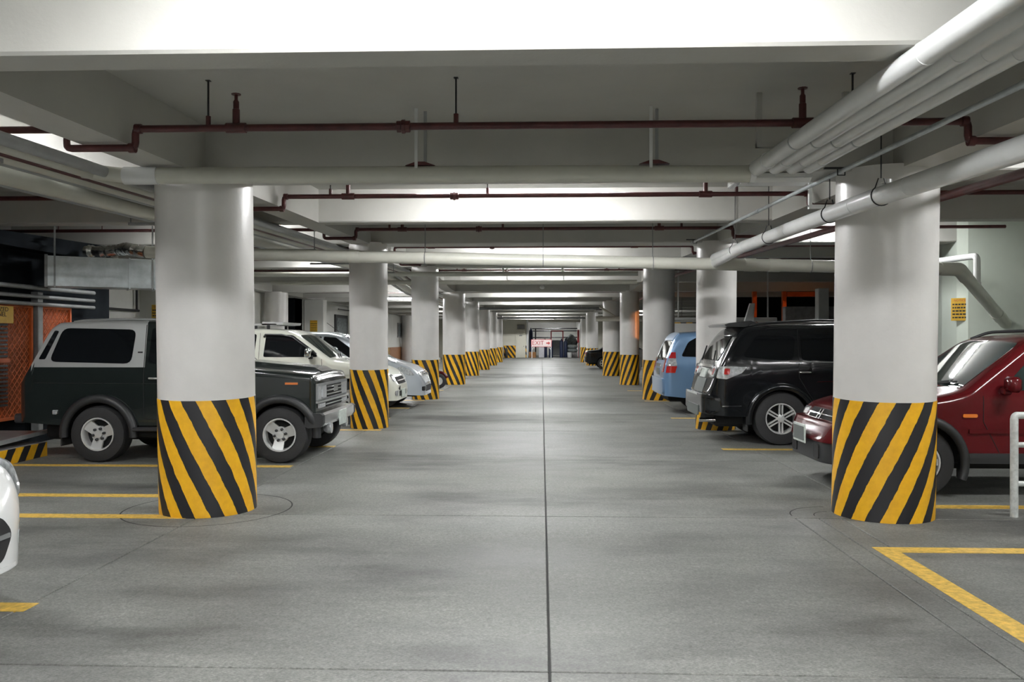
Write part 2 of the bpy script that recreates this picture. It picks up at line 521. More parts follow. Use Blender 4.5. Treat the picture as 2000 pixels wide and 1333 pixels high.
# ------------------------------------------------------------------ round columns
LEAN = radians(-1.75)
ORD = ['nearest', 'second', 'third', 'fourth', 'fifth', 'sixth', 'seventh', 'eighth']
def column(side, k, x, y, r, top_dark):
    lean = LEAN if k < 3 else 0.0
    sname = 'left' if side < 0 else 'right'
    way = 'falling to the right' if side < 0 else 'falling to the left'
    t = thing('column', f'{ORD[k]} round white column on the {sname} of the aisle, black and yellow bands {way}', 'column',
              (x, y, 0), 0, 'striped round columns along the aisle')
    R = Matrix.Rotation(-lean, 4, 'X')
    h = Zb(y) + 0.03
    hs = 1.033
    n = 48 if k < 4 else 32
    sh = MB().lathe([(r, hs - 0.01), (r, h * 0.55), (r, h)], n)
    bd = MB().lathe([(r + 0.004, -0.03), (r + 0.004, 0.5), (r + 0.004, hs)], n)
    for mb, nm, m in ((sh, 'shaft', 'paint'), (bd, 'striped_band', 'stripeL' if side < 0 else 'stripeR')):
        mb.v = [tuple(R @ Vector(p)) for p in mb.v]
        o = obj(nm, mb, m, t, 50)
    return t
LR = [.42, .335, .355, .39, .34, .36, .36, .36]
RR = [.42, .34, .405, .33, .40, None, .36, .36]
for k in range(8):
    column(-1, k, -3.05, 7.5 + 7.1 * k, LR[k], 0)
n = 0
for k in range(8):
    if RR[k]:
        column(1, n if n < 5 else n, 3.03, 7.5 + 7.1 * k, RR[k], 0)
        n += 1
# plain columns of the outer row on the left
for k, y in enumerate((28.8, 43.0, 57.2)):
    mb = MB().lathe([(0.4, -0.02), (0.4, Zb(y) + 0.02)], 32, (-9.3, y, 0))
    one('column', mb, 'paint', ['plain white round column by the left wall, seen past the white wagon roof',
                                'plain white round column by the left wall, middle of the outer row',
                                'plain white round column by the left wall, far end of the outer row'][k], 'column', 'plain columns of the outer row', 50)

# ------------------------------------------------------------------ fluorescent lamps
def lamp(x, y, label, L=1.25, along='x', dz=0.0):
    z = Zs(y) + dz + 0.001
    t = thing('fluorescent_lamp', label, 'lamp', (x, y, z), 0 if along == 'x' else pi / 2, 'fluorescent ceiling lamps')
    obj('housing', MB().cbox(-L / 2 - 0.03, L / 2 + 0.03, -0.09, 0.09, -0.06, -0.004, 0.012), 'whitemetal', t)
    for s in (-1, 1):
        obj('tube', MB().tube([(-L / 2, s * 0.05, -0.085), (L / 2, s * 0.05, -0.085)], 0.019, 8), 'tube', t, 60)
        obj('lamp_holder', MB().box(s * L / 2 - 0.012, s * L / 2 + 0.012, -0.075, 0.075, -0.11, -0.055), 'whitemetal', t)
    return t
ay = [2.75, 9.5, 16.75, 23.9, 31.3, 38.4, 45.5, 52.6, 59.7, 66.8]
AO = ['first', 'second', 'third', 'fourth', 'fifth', 'sixth', 'seventh', 'eighth', 'ninth', 'tenth']
for k, y in enumerate(ay):
    lamp(-0.25, y, f'twin tube lamp on the slab over the aisle, {AO[k]} lit bay from the camera', 2.4, 'x', -0.02 if 22 < y < 27 else 0)
sy = [6.35, 13.5, 20.5, 26.4, 34.2, 41.3, 48.6, 55.7, 62.7]
for k, y in enumerate(sy):
    lamp(-5.3, y, f'twin tube lamp over the left parking row, {AO[k]} lit bay from the camera', 1.25, 'x', -0.02 if 22 < y < 27 else 0)
for k, y in enumerate(sy[:2]):
    lamp(5.3, y, f'twin tube lamp over the right parking row, {AO[k]} lit bay from the camera')
for k, y in enumerate((48.6, 55.7, 62.7)):
    lamp(6.3, y, f'twin tube lamp over the far right parking row, {AO[k]} lit bay there')
lamp(-0.25, -4.5, 'added twin tube lamp behind the camera, brightening the near aisle floor', 2.4)  # unseen fill lamp, added to lift the floor near the camera
lamp(-5.3, -0.7, 'added twin tube lamp beside the camera, brightening the left foreground')  # unseen lamp added to brighten the left foreground
lamp(5.3, -0.7, 'added twin tube lamp beside the camera, brightening the right foreground')  # unseen lamp added to brighten the right foreground
lamp(1.0, 75.5, 'added twin tube lamp brightening the far store', 1.25, 'x', -0.345)  # added fill lamp, the store is too dark without it
lamp(-5.35, 30.2, 'bright lone tube lamp hanging left of the third left column', 1.3, 'x', -0.50)
# unlit flat lamp under the first beam on the right, where the four conduits end
t = thing('fluorescent_lamp', 'unlit flat white lamp fitting under the beam end of the four conduits', 'lamp', (2.02, 7.36, Zb(7.36) - 0.006))
obj('housing', MB().cbox(-0.31, 0.31, -0.14, 0.14, -0.045, 0.0, 0.008), 'whitemetal', t)
obj('reflector', MB().prism([(-0.14, -0.045), (0.14, -0.045), (0.09, -0.075), (-0.09, -0.075)], 'x', -0.31, 0.30), 'whitemetal', t)
obj('end_cap', MB().cbox(-0.36, -0.30, -0.13, 0.13, -0.09, -0.02, 0.006), 'chrome', t)
# orange sodium lamp in the ramp bay
def floodlight(loc, targets, label):
    t = thing('floodlight', label, 'lamp', loc, 0)
    obj('stand', MB().tube([(0, 0, -loc[2]), (0, 0, -.05)], .03, 8), 'darksteel', t)
    for q, (target, watts, size) in enumerate(targets):
        up = Vector((0, 0, .16 * q))
        dv = (Vector(target) - Vector(loc) - up).normalized()
        hd = obj('lamp_head', MB().beam(up - dv * .16, up - dv * .01, .22, .13), 'darksteel', t)
        obj('lens', MB().beam(up - dv * .01, up, .19, .10), 'sodium', hd)
        l = bpy.data.lights.new('flood_beam', 'SPOT')
        l.energy = watts; l.color = (1.0, 0.30, 0.06); l.spot_size = radians(size); l.spot_blend = .15; l.shadow_soft_size = .04
        lo = bpy.data.objects.new('flood_beam', l); COL.objects.link(lo)
        lo.parent = t; lo.location = up + dv * .05
        lo.rotation_euler = dv.to_track_quat('-Z', 'Y').to_euler()
floodlight((9.25, 27.2, 2.1), (((3.2, 28.8, 2.05), SODIUM_WATTS, 10), ((3.2, 35.9, 2.0), SODIUM_WATTS * 1.6, 8)), 'orange floodlight on a stand behind the parapet, aimed at the far right columns')
floodlight((9.7, 26.2, 2.1), (((7.75, 28.6, 2.45), SODIUM_WATTS * .13, 24),), 'orange floodlight on a stand behind the parapet, aimed at the orange posts')

# ------------------------------------------------------------------ red sprinkler branches
def sprinkler_line(k, y, x0=-8.8, x1=7.0, full=True):
    zu, zl = Zb(y) + 0.10, Zb(y) - 0.035
    r = 0.026 if k < 3 else 0.024
    t = thing('sprinkler_branch', f'dark red sprinkler pipe across the ceiling, {AO[k]} from the camera', 'pipe', (0, y, zu), 0, 'sprinkler branches')
    pts = fillet([(x0, 0, 0), (-3.385, 0, 0), (-3.385, 0, zl - zu), (-2.885, 0, zl - zu), (-2.885, 0, 0), (2.92, 0, 0), (2.92, 0, zl - zu),
                  (3.42, 0, zl - zu), (3.42, 0, 0), (x1, 0, 0)], 0.04, 3)
    obj('pipe', MB().tube(pts, r, 10), 'redpipe', t, 40)
    for x in (-2.885, 2.92):
        for zz in (0.0, zl - zu):
            obj('elbow', MB().tube([(x - 0.045 * (1 if x < 0 else -1) * (1 if zz else -1), 0, zz), (x, 0, zz)], r * 1.35, 10), 'redpipe', t, 40)
    if not full: return
    for x, up in ((-2.16, 0.215), (1.80, 0.215)):
        h = obj('sprinkler_head', MB().lathe([(0.026, 0), (0.026, 0.11), (0.021, 0.115), (0.021, 0.165), (0.012, 0.18), (0.012, up)], 10, (x, 0, 0.02)), 'redpipe', t, 40)
        obj('deflector', MB().lathe([(0.0, 0), (0.034, 0.0), (0.034, 0.006), (0.0, 0.006)], 10, (x, 0, up + 0.02)), 'redpipe', h)
        obj('tee', MB().tube([(x - 0.07, 0, 0), (x + 0.07, 0, 0)], r * 1.4, 10), 'redpipe', t, 40)
    for x in (-2.36, -0.60, 2.14):
        rod = obj('hanger_rod', MB().tube([(x, 0, 0.02), (x, 0, Zs(y) - zu - 0.003)], 0.007, 6), 'darksteel', t)
        obj('rod_sleeve', MB().tube([(x, 0, 0.015), (x, 0, 0.085)], 0.018, 8), 'redpipe', rod, 40)
        obj('ceiling_plate', MB().box(x - 0.016, x + 0.016, -0.016, 0.016, Zs(y) - zu - 0.006, Zs(y) - zu - 0.002), 'darksteel', rod)
    obj('union', MB().lathe([(r, -0.05), (0.042, -0.045), (0.042, -0.015), (0.05, -0.01), (0.05, 0.01), (0.042, 0.015), (0.042, 0.045), (r, 0.05)], 8, (-0.97, 0, 0), 'x'), 'redpipe', t)
    for x in (-7.6, -6.9):
        obj('hanger_rod', MB().tube([(x, 0, 0.02), (x, 0, Zs(y) - zu + 0.003)], 0.009, 6), 'redpipe', t)
BY = [5.8, 9.2, 12.8, 16.2, 19.75, 23.1, 30.6, 37.6, 44.8]
for k, y in enumerate(BY):
    sprinkler_line(k, y, -8.8, 5.9 if k == 1 else 7.0, k < 6)
# sprinkler main along the aisle, right of the right columns
def along(x, h, y0, y1, r, n=12):
    """pipe running with the ceiling; h = its height below the beam undersides"""
    ys = [y0] + [y for y in (22, 27) if y0 < y < y1] + [y1]
    return MB().tube([(x, y, Zb(y) - h) for y in ys], r, n)
one('sprinkler_main', along(3.58, 0.175, 1.5, 40, 0.040), 'redpipe', 'dark red sprinkler main running along the aisle behind the right columns', 'pipe', None, 40)

# ------------------------------------------------------------------ drain and conduit pipes
def hanger(t, x, y, z, r, top):
    """rod with a round clip about a pipe that runs across (local coordinates)"""
    rod = obj('hanger_rod', MB().tube([(x, y, z + r), (x, y, top)], 0.006, 6), 'steel', t)
    obj('clip', MB().tube([(x, y + (r + .004) * cos(a), z + (r + .004) * sin(a)) for a in [2 * pi * q / 16 for q in range(17)]], 0.006, 5), 'steel', rod)
# first cross pipe
y, z = 6.70, 2.888
t = thing('drain_pipe', 'thick cream pipe across the aisle just before the nearest columns', 'pipe', (0, y, z))
pts = [(1.66, 0, -0.012), (0, 0, 0), (-3.28, 0, 0.008)]
obj('pipe', MB().tube(pts, 0.068, 20), 'pvc', t, 40)
obj('coupling', MB().tube([(-3.42, 0, 0.008), (-3.14, 0, 0.008)], 0.0735, 20), 'pvcwhite', t, 40)
obj('bent_end', MB().tube(fillet([(-3.40, 0, 0.008), (-3.75, 0.0, 0.05), (-4.3, 0.0, 0.13), (-4.9, 0.0, 0.12)], 0.15), 0.062, 16), 'pvc', t, 40)
obj('end_cap', MB().tube([(1.655, 0, -0.012), (1.70, 0, -0.012)], 0.0735, 20), 'pvcwhite', t, 40)
for x in (-0.98, 0.90):
    for s, mm in ((-1, 'pvcwhite'), (1, 'pvcgrey')):
        obj('hanger_strap', MB().box(x + s * 0.03 - 0.013, x + s * 0.03 + 0.013, s * 0.05 - 0.004, s * 0.05 + 0.004, 0.03, Zs(y) - z), mm, t)
    obj('saddle', MB().prism([(-0.12, 0.068), (0.12, 0.068), (0.035, 0.098), (-0.035, 0.098)], 'y', -0.045, 0.045).move((x, 0, 0)), 'redpipe', t)
for x in (-0.35, -0.29):
    obj('coupling', MB().tube([(x, 0, 0), (x + 0.015, 0, 0)], 0.0705, 20), 'pvc', t, 40)

# second cross pipe, dropping to the right wall
y = 12.2
t = thing('drain_pipe', 'thick cream pipe across the aisle before the second columns, elbowed down the right wall', 'pipe', (0, y, 2.7))
def z2(x): return 2.715 - 0.0245 * x - 2.7
obj('pipe', MB().tube([(-5.9, 0, z2(-5.9)), (6.0, 0, z2(6.0))], 0.09, 20), 'pvc', t, 40)
obj('elbow', MB().tube(fillet([(5.75, 0, z2(5.75)), (6.02, 0.0, z2(6.02)), (6.22, 0.22, z2(6.0) - 0.10)], 0.05), 0.099, 20), 'pvc', t, 40)
obj('sloping_pipe', MB().tube([(6.02, 0.0, z2(6.02)), (7.76, 1.90, z2(6.02) - 0.80)], 0.09, 20), 'pvc', t, 40)
obj('coupling', MB().tube([(7.30, 1.40, z2(6.02) - 0.59), (7.46, 1.575, z2(6.02) - 0.663)], 0.099, 20), 'pvc', t, 40)
for x in (-1.72, 0.02, 1.62, 3.9, -5.2):
    hanger(t, x, 0, z2(x), 0.09, Zs(y) - 2.7)
for x in (2.95, 3.3, -2.85):
    obj('coupling', MB().tube([(x, 0, z2(x)), (x + 0.16, 0, z2(x + .16))], 0.097, 20), 'pvc', t, 40)
# vent pipe joining it
yv = 12.55

obj('vent_pipe', MB().tube(fillet([(0, 6.0, 0.40), (0, 0, 0.22), (0, 0, -0.30)], 0.09, 5), 0.05, 14).move((6.58, .60, -.1)), 'pvcwhite', t, 40, )
obj('vent_socket', MB().tube([(0, 0, -0.30), (0, 0, -0.18)], 0.058, 14).move((6.58, .60, -.1)), 'pvcwhite', t, 40)

# big grey-white pipe running along the right of the aisle
t = thing('drain_pipe', 'big glossy grey pipe running along the aisle past the nearest right column', 'pipe', (2.515, 7.0, 2.64))
BZ = [(-7, 2.365), (-2.7, 2.546), (-0.65, 2.622), (1.45, 2.672), (5.2, 2.737)]
def bz(yy): return lerp_tab(BZ, yy) - 2.64
pts = [(0, yy, bz(yy)) for yy in (-6.5, -2.7, -0.65, 1.45, 3.4, 5.15)]
obj('pipe', MB().tube(pts, 0.070, 24), 'pvcwhite', t, 40)
obj('wye_branch', MB().tube([(0, 3.4, bz(3.4)), (0.0, 5.15, bz(5.15) - .07)], 0.066, 16), 'pvcwhite', t, 40)
for yy in (-1.25, -0.25, 1.55, 3.35, 4.4):
    obj('coupling', MB().tube([(0, yy, bz(yy)), (0, yy + 0.035, bz(yy + .035))], 0.072, 24), 'pvcwhite', t, 40)
for yy in (-0.75, 0.35, 2.3, 3.9):
    rod = obj('hanger_rod', MB().tube([(0, yy, bz(yy) + 0.13), (0, yy, Zs(7 + yy) - 2.64 - .003)], 0.005, 6), 'darksteel', t)
    ring = [(0.074 * cos(a), yy + 0.03 * (sin(a) * 0.2), bz(yy) + 0.074 * sin(a)) for a in [radians(90 + 35 + (290) * q / 18) for q in range(19)]]
    obj('clip', MB().tube([(-0.02, yy, bz(yy) + 0.13)] + ring + [(0.02, yy, bz(yy) + 0.13)], 0.005, 5), 'darksteel', rod)
obj('cleanout', MB().tube(fillet([(-0.12, 0.3, -0.03), (0.0, 0.05, 0.02), (0.0, 0.0, 0.12)], 0.08), 0.05, 16).move((.215, -.28, .04)), 'pvcwhite', t, 40)
obj('cleanout_cap', MB().lathe([(0.0, 0.13), (0.055, 0.125), (0.055, 0.09), (0.05, 0.09)], 16, (.215, -.28, .06)), 'pvcwhite', t, 40)

# four parallel conduits under the beams, and a thin galvanised one
for q, (x, r) in enumerate(((1.70, .056), (1.84, .047), (1.975, .047), (2.105, .043))):
    h = 0.065
    t = thing('conduit', ['thick cream conduit, leftmost of the four ending at the unlit lamp', 'cream conduit second from the left of the four at top right',
              'cream conduit third from the left of the four at top right', 'thin cream conduit, rightmost of the four at top right'][q], 'pipe', (x, 0, 0), 0, 'parallel conduits at top right')
    obj('pipe', MB().tube([(0, 0.3, Zb(.3) - h), (0, 6.42, Zb(6.42) - h)], r, 16), 'pvcwhite', t, 40)
    obj('coupling', MB().tube([(0, 6.30, Zb(6.3) - h), (0, 6.62, Zb(6.6) - h)], r * 1.13, 16), 'pvcwhite', t, 40)
    obj('coupling', MB().tube([(0, 3.72, Zb(3.7) - h), (0, 3.75, Zb(3.75) - h)], r * 1.05, 16), 'pvcwhite', t, 40)
    obj('strap', MB().tube([(0, 5.6, Zb(5.6) - h), (0, 5.62, Zb(5.62) - h)], r * 1.06, 16), 'pvcgrey', t, 40)
t = thing('conduit', 'thin galvanised conduit slanting along the ceiling right of the four cream ones', 'pipe', (2.49, 0, 0))
obj('pipe', MB().tube([(0, 1.0, Zb(1) - 0.032), (0, 13.9, Zb(13.9) - 0.032)], 0.019, 12), 'galv', t, 40)
for yy in (9.6, 4.3):
    obj('coupling', MB().tube([(0, yy, Zb(yy) - 0.032), (0, yy + 0.09, Zb(yy + .09) - 0.032)], 0.025, 12), 'galv', t, 40)
for yy in (7.0, 13.6):
    obj('clamp', MB().box(-0.14, 0.05, yy - 0.015, yy + 0.015, Zb(yy) - 0.014, Zb(yy)).tube([(-.03, yy, Zb(yy) - .01), (-.03, yy, Zb(yy) - .065), (.03, yy, Zb(yy) - .065), (.03, yy, Zb(yy) - .01)], 0.006, 6), 'darksteel', t)
# white strut bracket behind it
t = thing('strut_bracket', 'white channel bracket hanging by the nearest right column beside the big pipe', 'bracket', (2.74, 8.1, 2.85))
zz = Zs(8.1) - 2.853
obj('hanger_bar', MB().box(-0.17, -0.14, -0.02, 0.02, -0.02, zz), 'whitemetal', t)
obj('hanger_bar', MB().box(0.14, 0.17, -0.02, 0.02, -0.02, zz), 'pvcgrey', t)
obj('cross_bar', MB().box(-0.17, 0.17, -0.025, 0.025, -0.04, 0.0), 'whitemetal', t)
t = thing('strut_bracket', 'pale channel frame on the ceiling above the four conduits', 'bracket', (1.95, 6.30, Zb(6.3) - 0.02))
zz = Zs(6.3) - Zb(6.3) + 0.02
for x in (-0.32, 0.32):
    obj('hanger_bar', MB().box(x - 0.02, x + 0.02, -0.02, 0.02, 0.05, zz), 'ceil', t)
obj('cross_bar', MB().box(-0.34, 0.34, -0.03, 0.03, 0.05, 0.085), 'ceil', t)

# bundle of pipes along the left columns
BUN = [(-3.57, .046, .052, 'pvcgrey', 'thin grey pipe, innermost of the bundle along the left columns'),
       (-3.70, .050, .058, 'pvc', 'cream pipe second from the aisle in the left ceiling bundle'),
       (-3.80, .024, .080, 'redpipe', 'thin dark red pipe inside the left ceiling bundle'),
       (-3.91, .055, .064, 'pvc', 'cream pipe in the middle of the left ceiling bundle'),
       (-4.04, .046, .058, 'pvcgrey', 'grey pipe left of the middle of the left ceiling bundle'),
       (-4.22, .085, .115, 'pvc', 'thick cream pipe on the outer side of the left ceiling bundle'),
       (-4.40, .050, .130, 'pvcgrey', 'grey pipe, outermost of the left ceiling bundle')]
for x, r, h, m, lab in BUN:
    one('ceiling_pipe', along(x, h, 0.8, 43, r, 14), m, lab, 'pipe', 'pipe bundle along the left columns', 40)
for q, y in enumerate((5.2, 8.9, 12.6, 16.0, 19.4)):
    zb = Zb(y) - 0.215
    t = thing('pipe_hanger', f'steel trapeze hanger under the left pipe bundle, {AO[q]} from the camera', 'bracket', (-3.98, y, zb), 0, 'trapeze hangers of the pipe bundle')
    obj('cross_bar', MB().box(-0.52, 0.52, -0.02, 0.02, -0.03, 0.0), 'steel', t)
    for x in (-0.5, 0.5):
        obj('hanger_rod', MB().tube([(x, 0, -0.03), (x, 0, Zs(y) - zb)], 0.007, 6), 'steel', t)
# far cross pipes
def far_pipe(y, z, x0, x1, r, m, lab, rods=()):
    t = thing('drain_pipe', lab, 'pipe', (0, y, z))
    obj('pipe', MB().tube([(x0, 0, 0), (x1, 0, 0)], r, 14), m, t, 40)
    for x in rods:
        obj('hanger_strap', MB().box(x - .02, x + .02, -.01, .01, r * .5, Zs(y) - z), 'pvcwhite', t)
far_pipe(20.4, 3.17, -7.5, 2.35, .058, 'pvc', 'cream pipe across the aisle before the third columns, upper of two', (-0.95, 0.5))
far_pipe(22.8, 3.13, -7.5, 2.6, .062, 'pvc', 'cream pipe across the aisle past the third columns, lower of two', (-0.95, 0.6))
far_pipe(42.0, 3.12, -4.5, 2.9, .062, 'steel', 'dark grey pipe across the far aisle, upper of two', (-2.4, 0.1, 2.0))
far_pipe(55.5, 3.0, -4.5, 2.9, .055, 'steel', 'dark thin pipe across the far aisle, lower of two', ())
t = thing('drain_pipe', 'pale pipe elbow beside the fifth right column', 'pipe', (2.6, 34.6, 2.42))
obj('pipe', MB().tube([(-.35, 0, 0.0), (3.6, 0, -0.02)], 0.11, 14), 'pvc', t, 40)
obj('brace_pipe', MB().tube([(-.2, -0.02, 0.5), (0.45, 0, 0.08)], 0.05, 10), 'pvc', t, 40)
for x in (0.9, 3.2):
    obj('hanger_rod', MB().tube([(x, 0, .1), (x, 0, Zs(34.6) - 2.422)], .012, 6), 'steel', t)
far_pipe(24.5, 2.13, 3.4, 6.85, .075, 'pvcwhite', 'white pipe behind the blue minivan above its roof', (4.0, 5.2, 6.6))
# little pendants
for x, y, zt, z, lab in ((0.02, 26.0, 0, 3.23, 'small white dome pendant over the aisle, the larger and nearer one'), (1.0, 64, 0, 3.2, 'tiny white pendant far down the aisle before the opening')):
    t = thing('pendant', lab, 'lamp', (x, y, z))
    obj('rod', MB().tube([(0, 0, 0.02), (0, 0, Zs(y) - z)], 0.012, 6), 'pvcwhite', t)
    obj('dome', MB().lathe([(0.0, -0.10), (0.05, -0.095), (0.085, -0.06), (0.09, -0.02), (0.06, 0.03), (0.0, 0.04)], 16), 'pvcwhite', t, 60)
# ------------------------------------------------------------------ cars
class Car:
    def __init__(s, name, label, loc, rz, paint, top, base, W, wheels, R, archR, belt, tum=0.33, tuck=0.05, rcF=0.25, rcR=0.2,
                 rs=0.08, crown=0.03, smooth=0.05, plan=None, tyre_w=0.22, hard=None, zsplit=None, xsplit=None):
        s.zsplit, s.xsplit = zsplit, xsplit
        s.top_t, s.base_t, s.W, s.belt = top, base, W, belt
        s.tail, s.nose = top[0][0], top[-1][0]
        s.wheels, s.R, s.archR = wheels, R, archR
        s.tum, s.tuck, s.rcF, s.rcR, s.rs, s.crown, s.sm, s.tw = tum, tuck, rcF, rcR, rs, crown, smooth, tyre_w
        s.plan_t = plan
        s.t = thing(name, label, 'car', (loc[0], loc[1], 0), rz)
        s.paint = paint
        s.body(hard)
    def top(s, x):
        x = min(max(x, s.tail), s.nose)
        d = s.sm
        return sum(lerp_tab(s.top_t, min(max(x + q * d, s.tail), s.nose)) for q in (-1, -.5, 0, .5, 1)) / 5
    def plan(s, x):
        w = s.W
        if s.plan_t: w *= lerp_tab(s.plan_t, x)
        d = s.nose - x
        if d < s.rcF: w -= s.rcF - sqrt(max(0, s.rcF ** 2 - (s.rcF - d) ** 2))
        d = x - s.tail
        if d < s.rcR: w -= s.rcR - sqrt(max(0, s.rcR ** 2 - (s.rcR - d) ** 2))
        return max(w, 0.05)
    def bot(s, x, arch=True):
        b = lerp_tab(s.base_t, x)
        if arch:
            for xw in s.wheels:
                dx = abs(x - xw)
                if dx < s.archR: b = max(b, s.R + sqrt(s.archR ** 2 - dx * dx))
        return b
    def hw(s, x, z):
        w = s.plan(x)
        if z > s.belt: return w - s.tum * (z - s.belt)
        q = (s.belt - z) / s.belt
        return w - s.tuck * q * q * w
    def topz(s, x, y):
        zt = s.top(x)
        w = s.hw(x, zt)
        y = abs(y)
        rs = min(s.rs, w * 0.4)
        z = zt - s.crown * min(1, (y / max(w, .01))) ** 2
        d = y - (w - rs)
        if d > 0: z -= rs - sqrt(max(0, rs * rs - min(d, rs) ** 2))
        return z
    def inside(s, x, y, z):
        return s.tail <= x <= s.nose and abs(y) <= s.hw(x, z) and z <= s.topz(x, y)
    def front_x(s, y, z, rear=False):
        a = s.tail if rear else s.nose
        sg = 1 if rear else -1
        if s.inside(a, y, z): return a
        lo = 0.0; hi = None
        d = 0.0
        while d < 1.6:
            d += 0.04
            if s.inside(a + sg * d, y, z): hi = d; break
        if hi is None: return a + sg * 0.8
        lo = hi - 0.04
        for _ in range(12):
            m = (lo + hi) / 2
            if s.inside(a + sg * m, y, z): hi = m
            else: lo = m
        return a + sg * hi
    def section(s, x):
        zb = s.bot(x); zt = s.top(x)
        zb = min(zb, zt - 0.06)
        w = s.hw(x, zt); rs = min(s.rs, w * 0.4, max(0.01, (zt - zb) * 0.4))
        zs = zt - s.crown - rs
        zs = max(zs, zb + 0.01)
        pts = []
        zk = [zb + (zs - zb) * k / 10 for k in range(11)]
        q = s.zsplit
        if q and zb + .05 < q < zs - .02:
            zk = [zb + (q - zb) * k / 6 for k in range(7)] + [q + (zs - q) * k / 4 for k in range(1, 5)]
        for z in zk:
            pts.append((s.hw(x, z), z))
        w1 = s.hw(x, zs)
        for k in range(1, 6):
            a = pi / 2 * k / 6
            pts.append((w1 - rs + rs * cos(a), zs + rs * sin(a)))
        for k in range(0, 5):
            f = 1 - k / 4
            y = (w1 - rs) * f
            pts.append((y, zt - s.crown * (y / max(w1, .01)) ** 2))
        return pts
    def body(s, hard):
        L = s.nose - s.tail
        xs = [s.tail + L * k / 110 for k in range(111)]
        for q in (.004, .012, .025, .045, .07, .1):
            xs += [s.tail + q, s.nose - q]
        if s.xsplit is not None: xs.append(s.xsplit)
        for xw in s.wheels:
            for e in (-1, 1):
                xs += [xw + e * (s.archR - 0.0005), xw + e * (s.archR + 0.0005), xw + e * s.archR * .985, xw + e * s.archR * .95, xw + e * s.archR * .9]
        xs = sorted(set(round(x, 5) for x in xs))
        vs = []; K = None
        for x in xs:
            h = s.section(x)
            ring = [(x, y, z) for y, z in h] + [(x, -y, z) for y, z in reversed(h[:-1])]
            K = len(ring); vs += ring
        n = len(xs)
        fb, fh = [], []
        for i in range(n - 1):
            for k in range(K - 1):
                f = (i * K + k, (i + 1) * K + k, (i + 1) * K + k + 1, i * K + k + 1)
                c = [sum(vs[q][j] for q in f) / 4 for j in range(3)]
                (fh if hard and hard(c[0], c[1], c[2]) else fb).append(f)
        caps = [tuple(range(K - 1, -1, -1)), tuple((n - 1) * K + k for k in range(K))]
        for f in caps: fb.append(f)
        mb = MB(); mb.v = vs; mb.f = fb
        obj('body', mb, s.paint, s.t, 32)
        if fh:
            used = sorted(set(i for f in fh for i in f)); ix = {q: i for i, q in enumerate(used)}
            mh = MB(); mh.v = [vs[q] for q in used]; mh.f = [tuple(ix[i] for i in f) for f in fh]
            obj('hardtop', mh, hard.mat, s.t, 32)
        w = s.W - s.tw - 0.10
        obj('underbody', MB().cbox(s.tail + .14, s.nose - .2, -w, w, 0.24, 0.72, 0.04)
            .cbox(s.wheels[1] + s.archR, s.wheels[0] - s.archR, -s.W * .9, s.W * .9, 0.30, 0.6, 0.03), 'under', s.t)
    def patch(s, name, kind, poly, m, off=0.006, thick=0.02, sgn=1, rows=8, cols=8, parent=None, round_=0.0, label=None):
        """a panel that follows the body: outline in (x,z) for a side, (y,z) for front/rear, (y,x) for the top"""
        if round_: poly = [(p.x, p.y) for p in round_poly(poly, round_)]
        vmin = min(v for u, v in poly); vmax = max(v for u, v in poly)
        ev = sorted(set([vmin + (vmax - vmin) * k / rows for k in range(rows + 1)] + [v for u, v in poly]))
        P = []
        for v in ev:
            us = []
            n = len(poly)
            vv = min(max(v, vmin + 1e-5), vmax - 1e-5)
            for i in range(n):
                (u0, v0), (u1, v1) = poly[i], poly[(i + 1) % n]
                if (v0 - vv) * (v1 - vv) <= 0 and abs(v1 - v0) > 1e-9:
                    us.append(u0 + (u1 - u0) * (vv - v0) / (v1 - v0))
            a, b = min(us), max(us)
            P.append([(a + (b - a) * k / cols, vv) for k in range(cols + 1)])
        def place(u, v, o):
            if kind == 'side': return (u, sgn * (s.hw(u, v) + o), v)
            if kind == 'top': return (v, u, s.topz(v, u) + o)
            if kind == 'front': return (s.front_x(u, v) + o, u, v)
            return (s.front_x(u, v, True) - o, u, v)
        vs = []; R = len(P); C = cols + 1
        for o in (off, off - thick):
            for row in P:
                vs += [place(u, v, o) for u, v in row]
        fs = []
        N = R * C
        for i in range(R - 1):
            for k in range(C - 1):
                q = (i * C + k, i * C + k + 1, (i + 1) * C + k + 1, (i + 1) * C + k)
                fs.append(q); fs.append(tuple(N + a for a in reversed(q)))
        bd = [(0, k) for k in range(C)] + [(i, C - 1) for i in range(1, R)] + [(R - 1, k) for k in range(C - 2, -1, -1)] + [(i, 0) for i in range(R - 2, 0, -1)]
        ids = [i * C + k for i, k in bd]
        for a, b in zip(ids, ids[1:] + ids[:1]):
            fs.append((a, a + N, b + N, b))
        mb = MB(); mb.v = vs; mb.f = fs
        o = obj(name, mb, m, parent or s.t, 40)
        if label: o['label'] = label
        return o
    def seam(s, pts, sgn, w=0.005, name='door_seam', m='under'):
        """a thin groove line on the side"""
        mb = MB()
        P = []
        for (a, b), (c, d) in zip(pts, pts[1:]):
            for k in range(8):
                P.append((a + (c - a) * k / 8, b + (d - b) * k / 8))
        P.append(pts[-1])
        mb.tube([(x, sgn * (s.hw(x, z) + 0.001), z) for x, z in P], w, 5)
        return obj(name, mb, m, s.t)
    def flare(s, xw, sgn, r, m, a0=-10, a1=190, out=0.012, name='wheel_arch'):
        pts = []
        for k in range(25):
            a = radians(a0 + (a1 - a0) * k / 24)
            x, z = xw + (s.archR + r * .35) * cos(a), s.R + (s.archR + r * .35) * sin(a)
            pts.append((x, sgn * (s.hw(x, max(z, .3)) + out), z))
        return obj(name, MB().tube(pts, r, 8), m, s.t, 60)
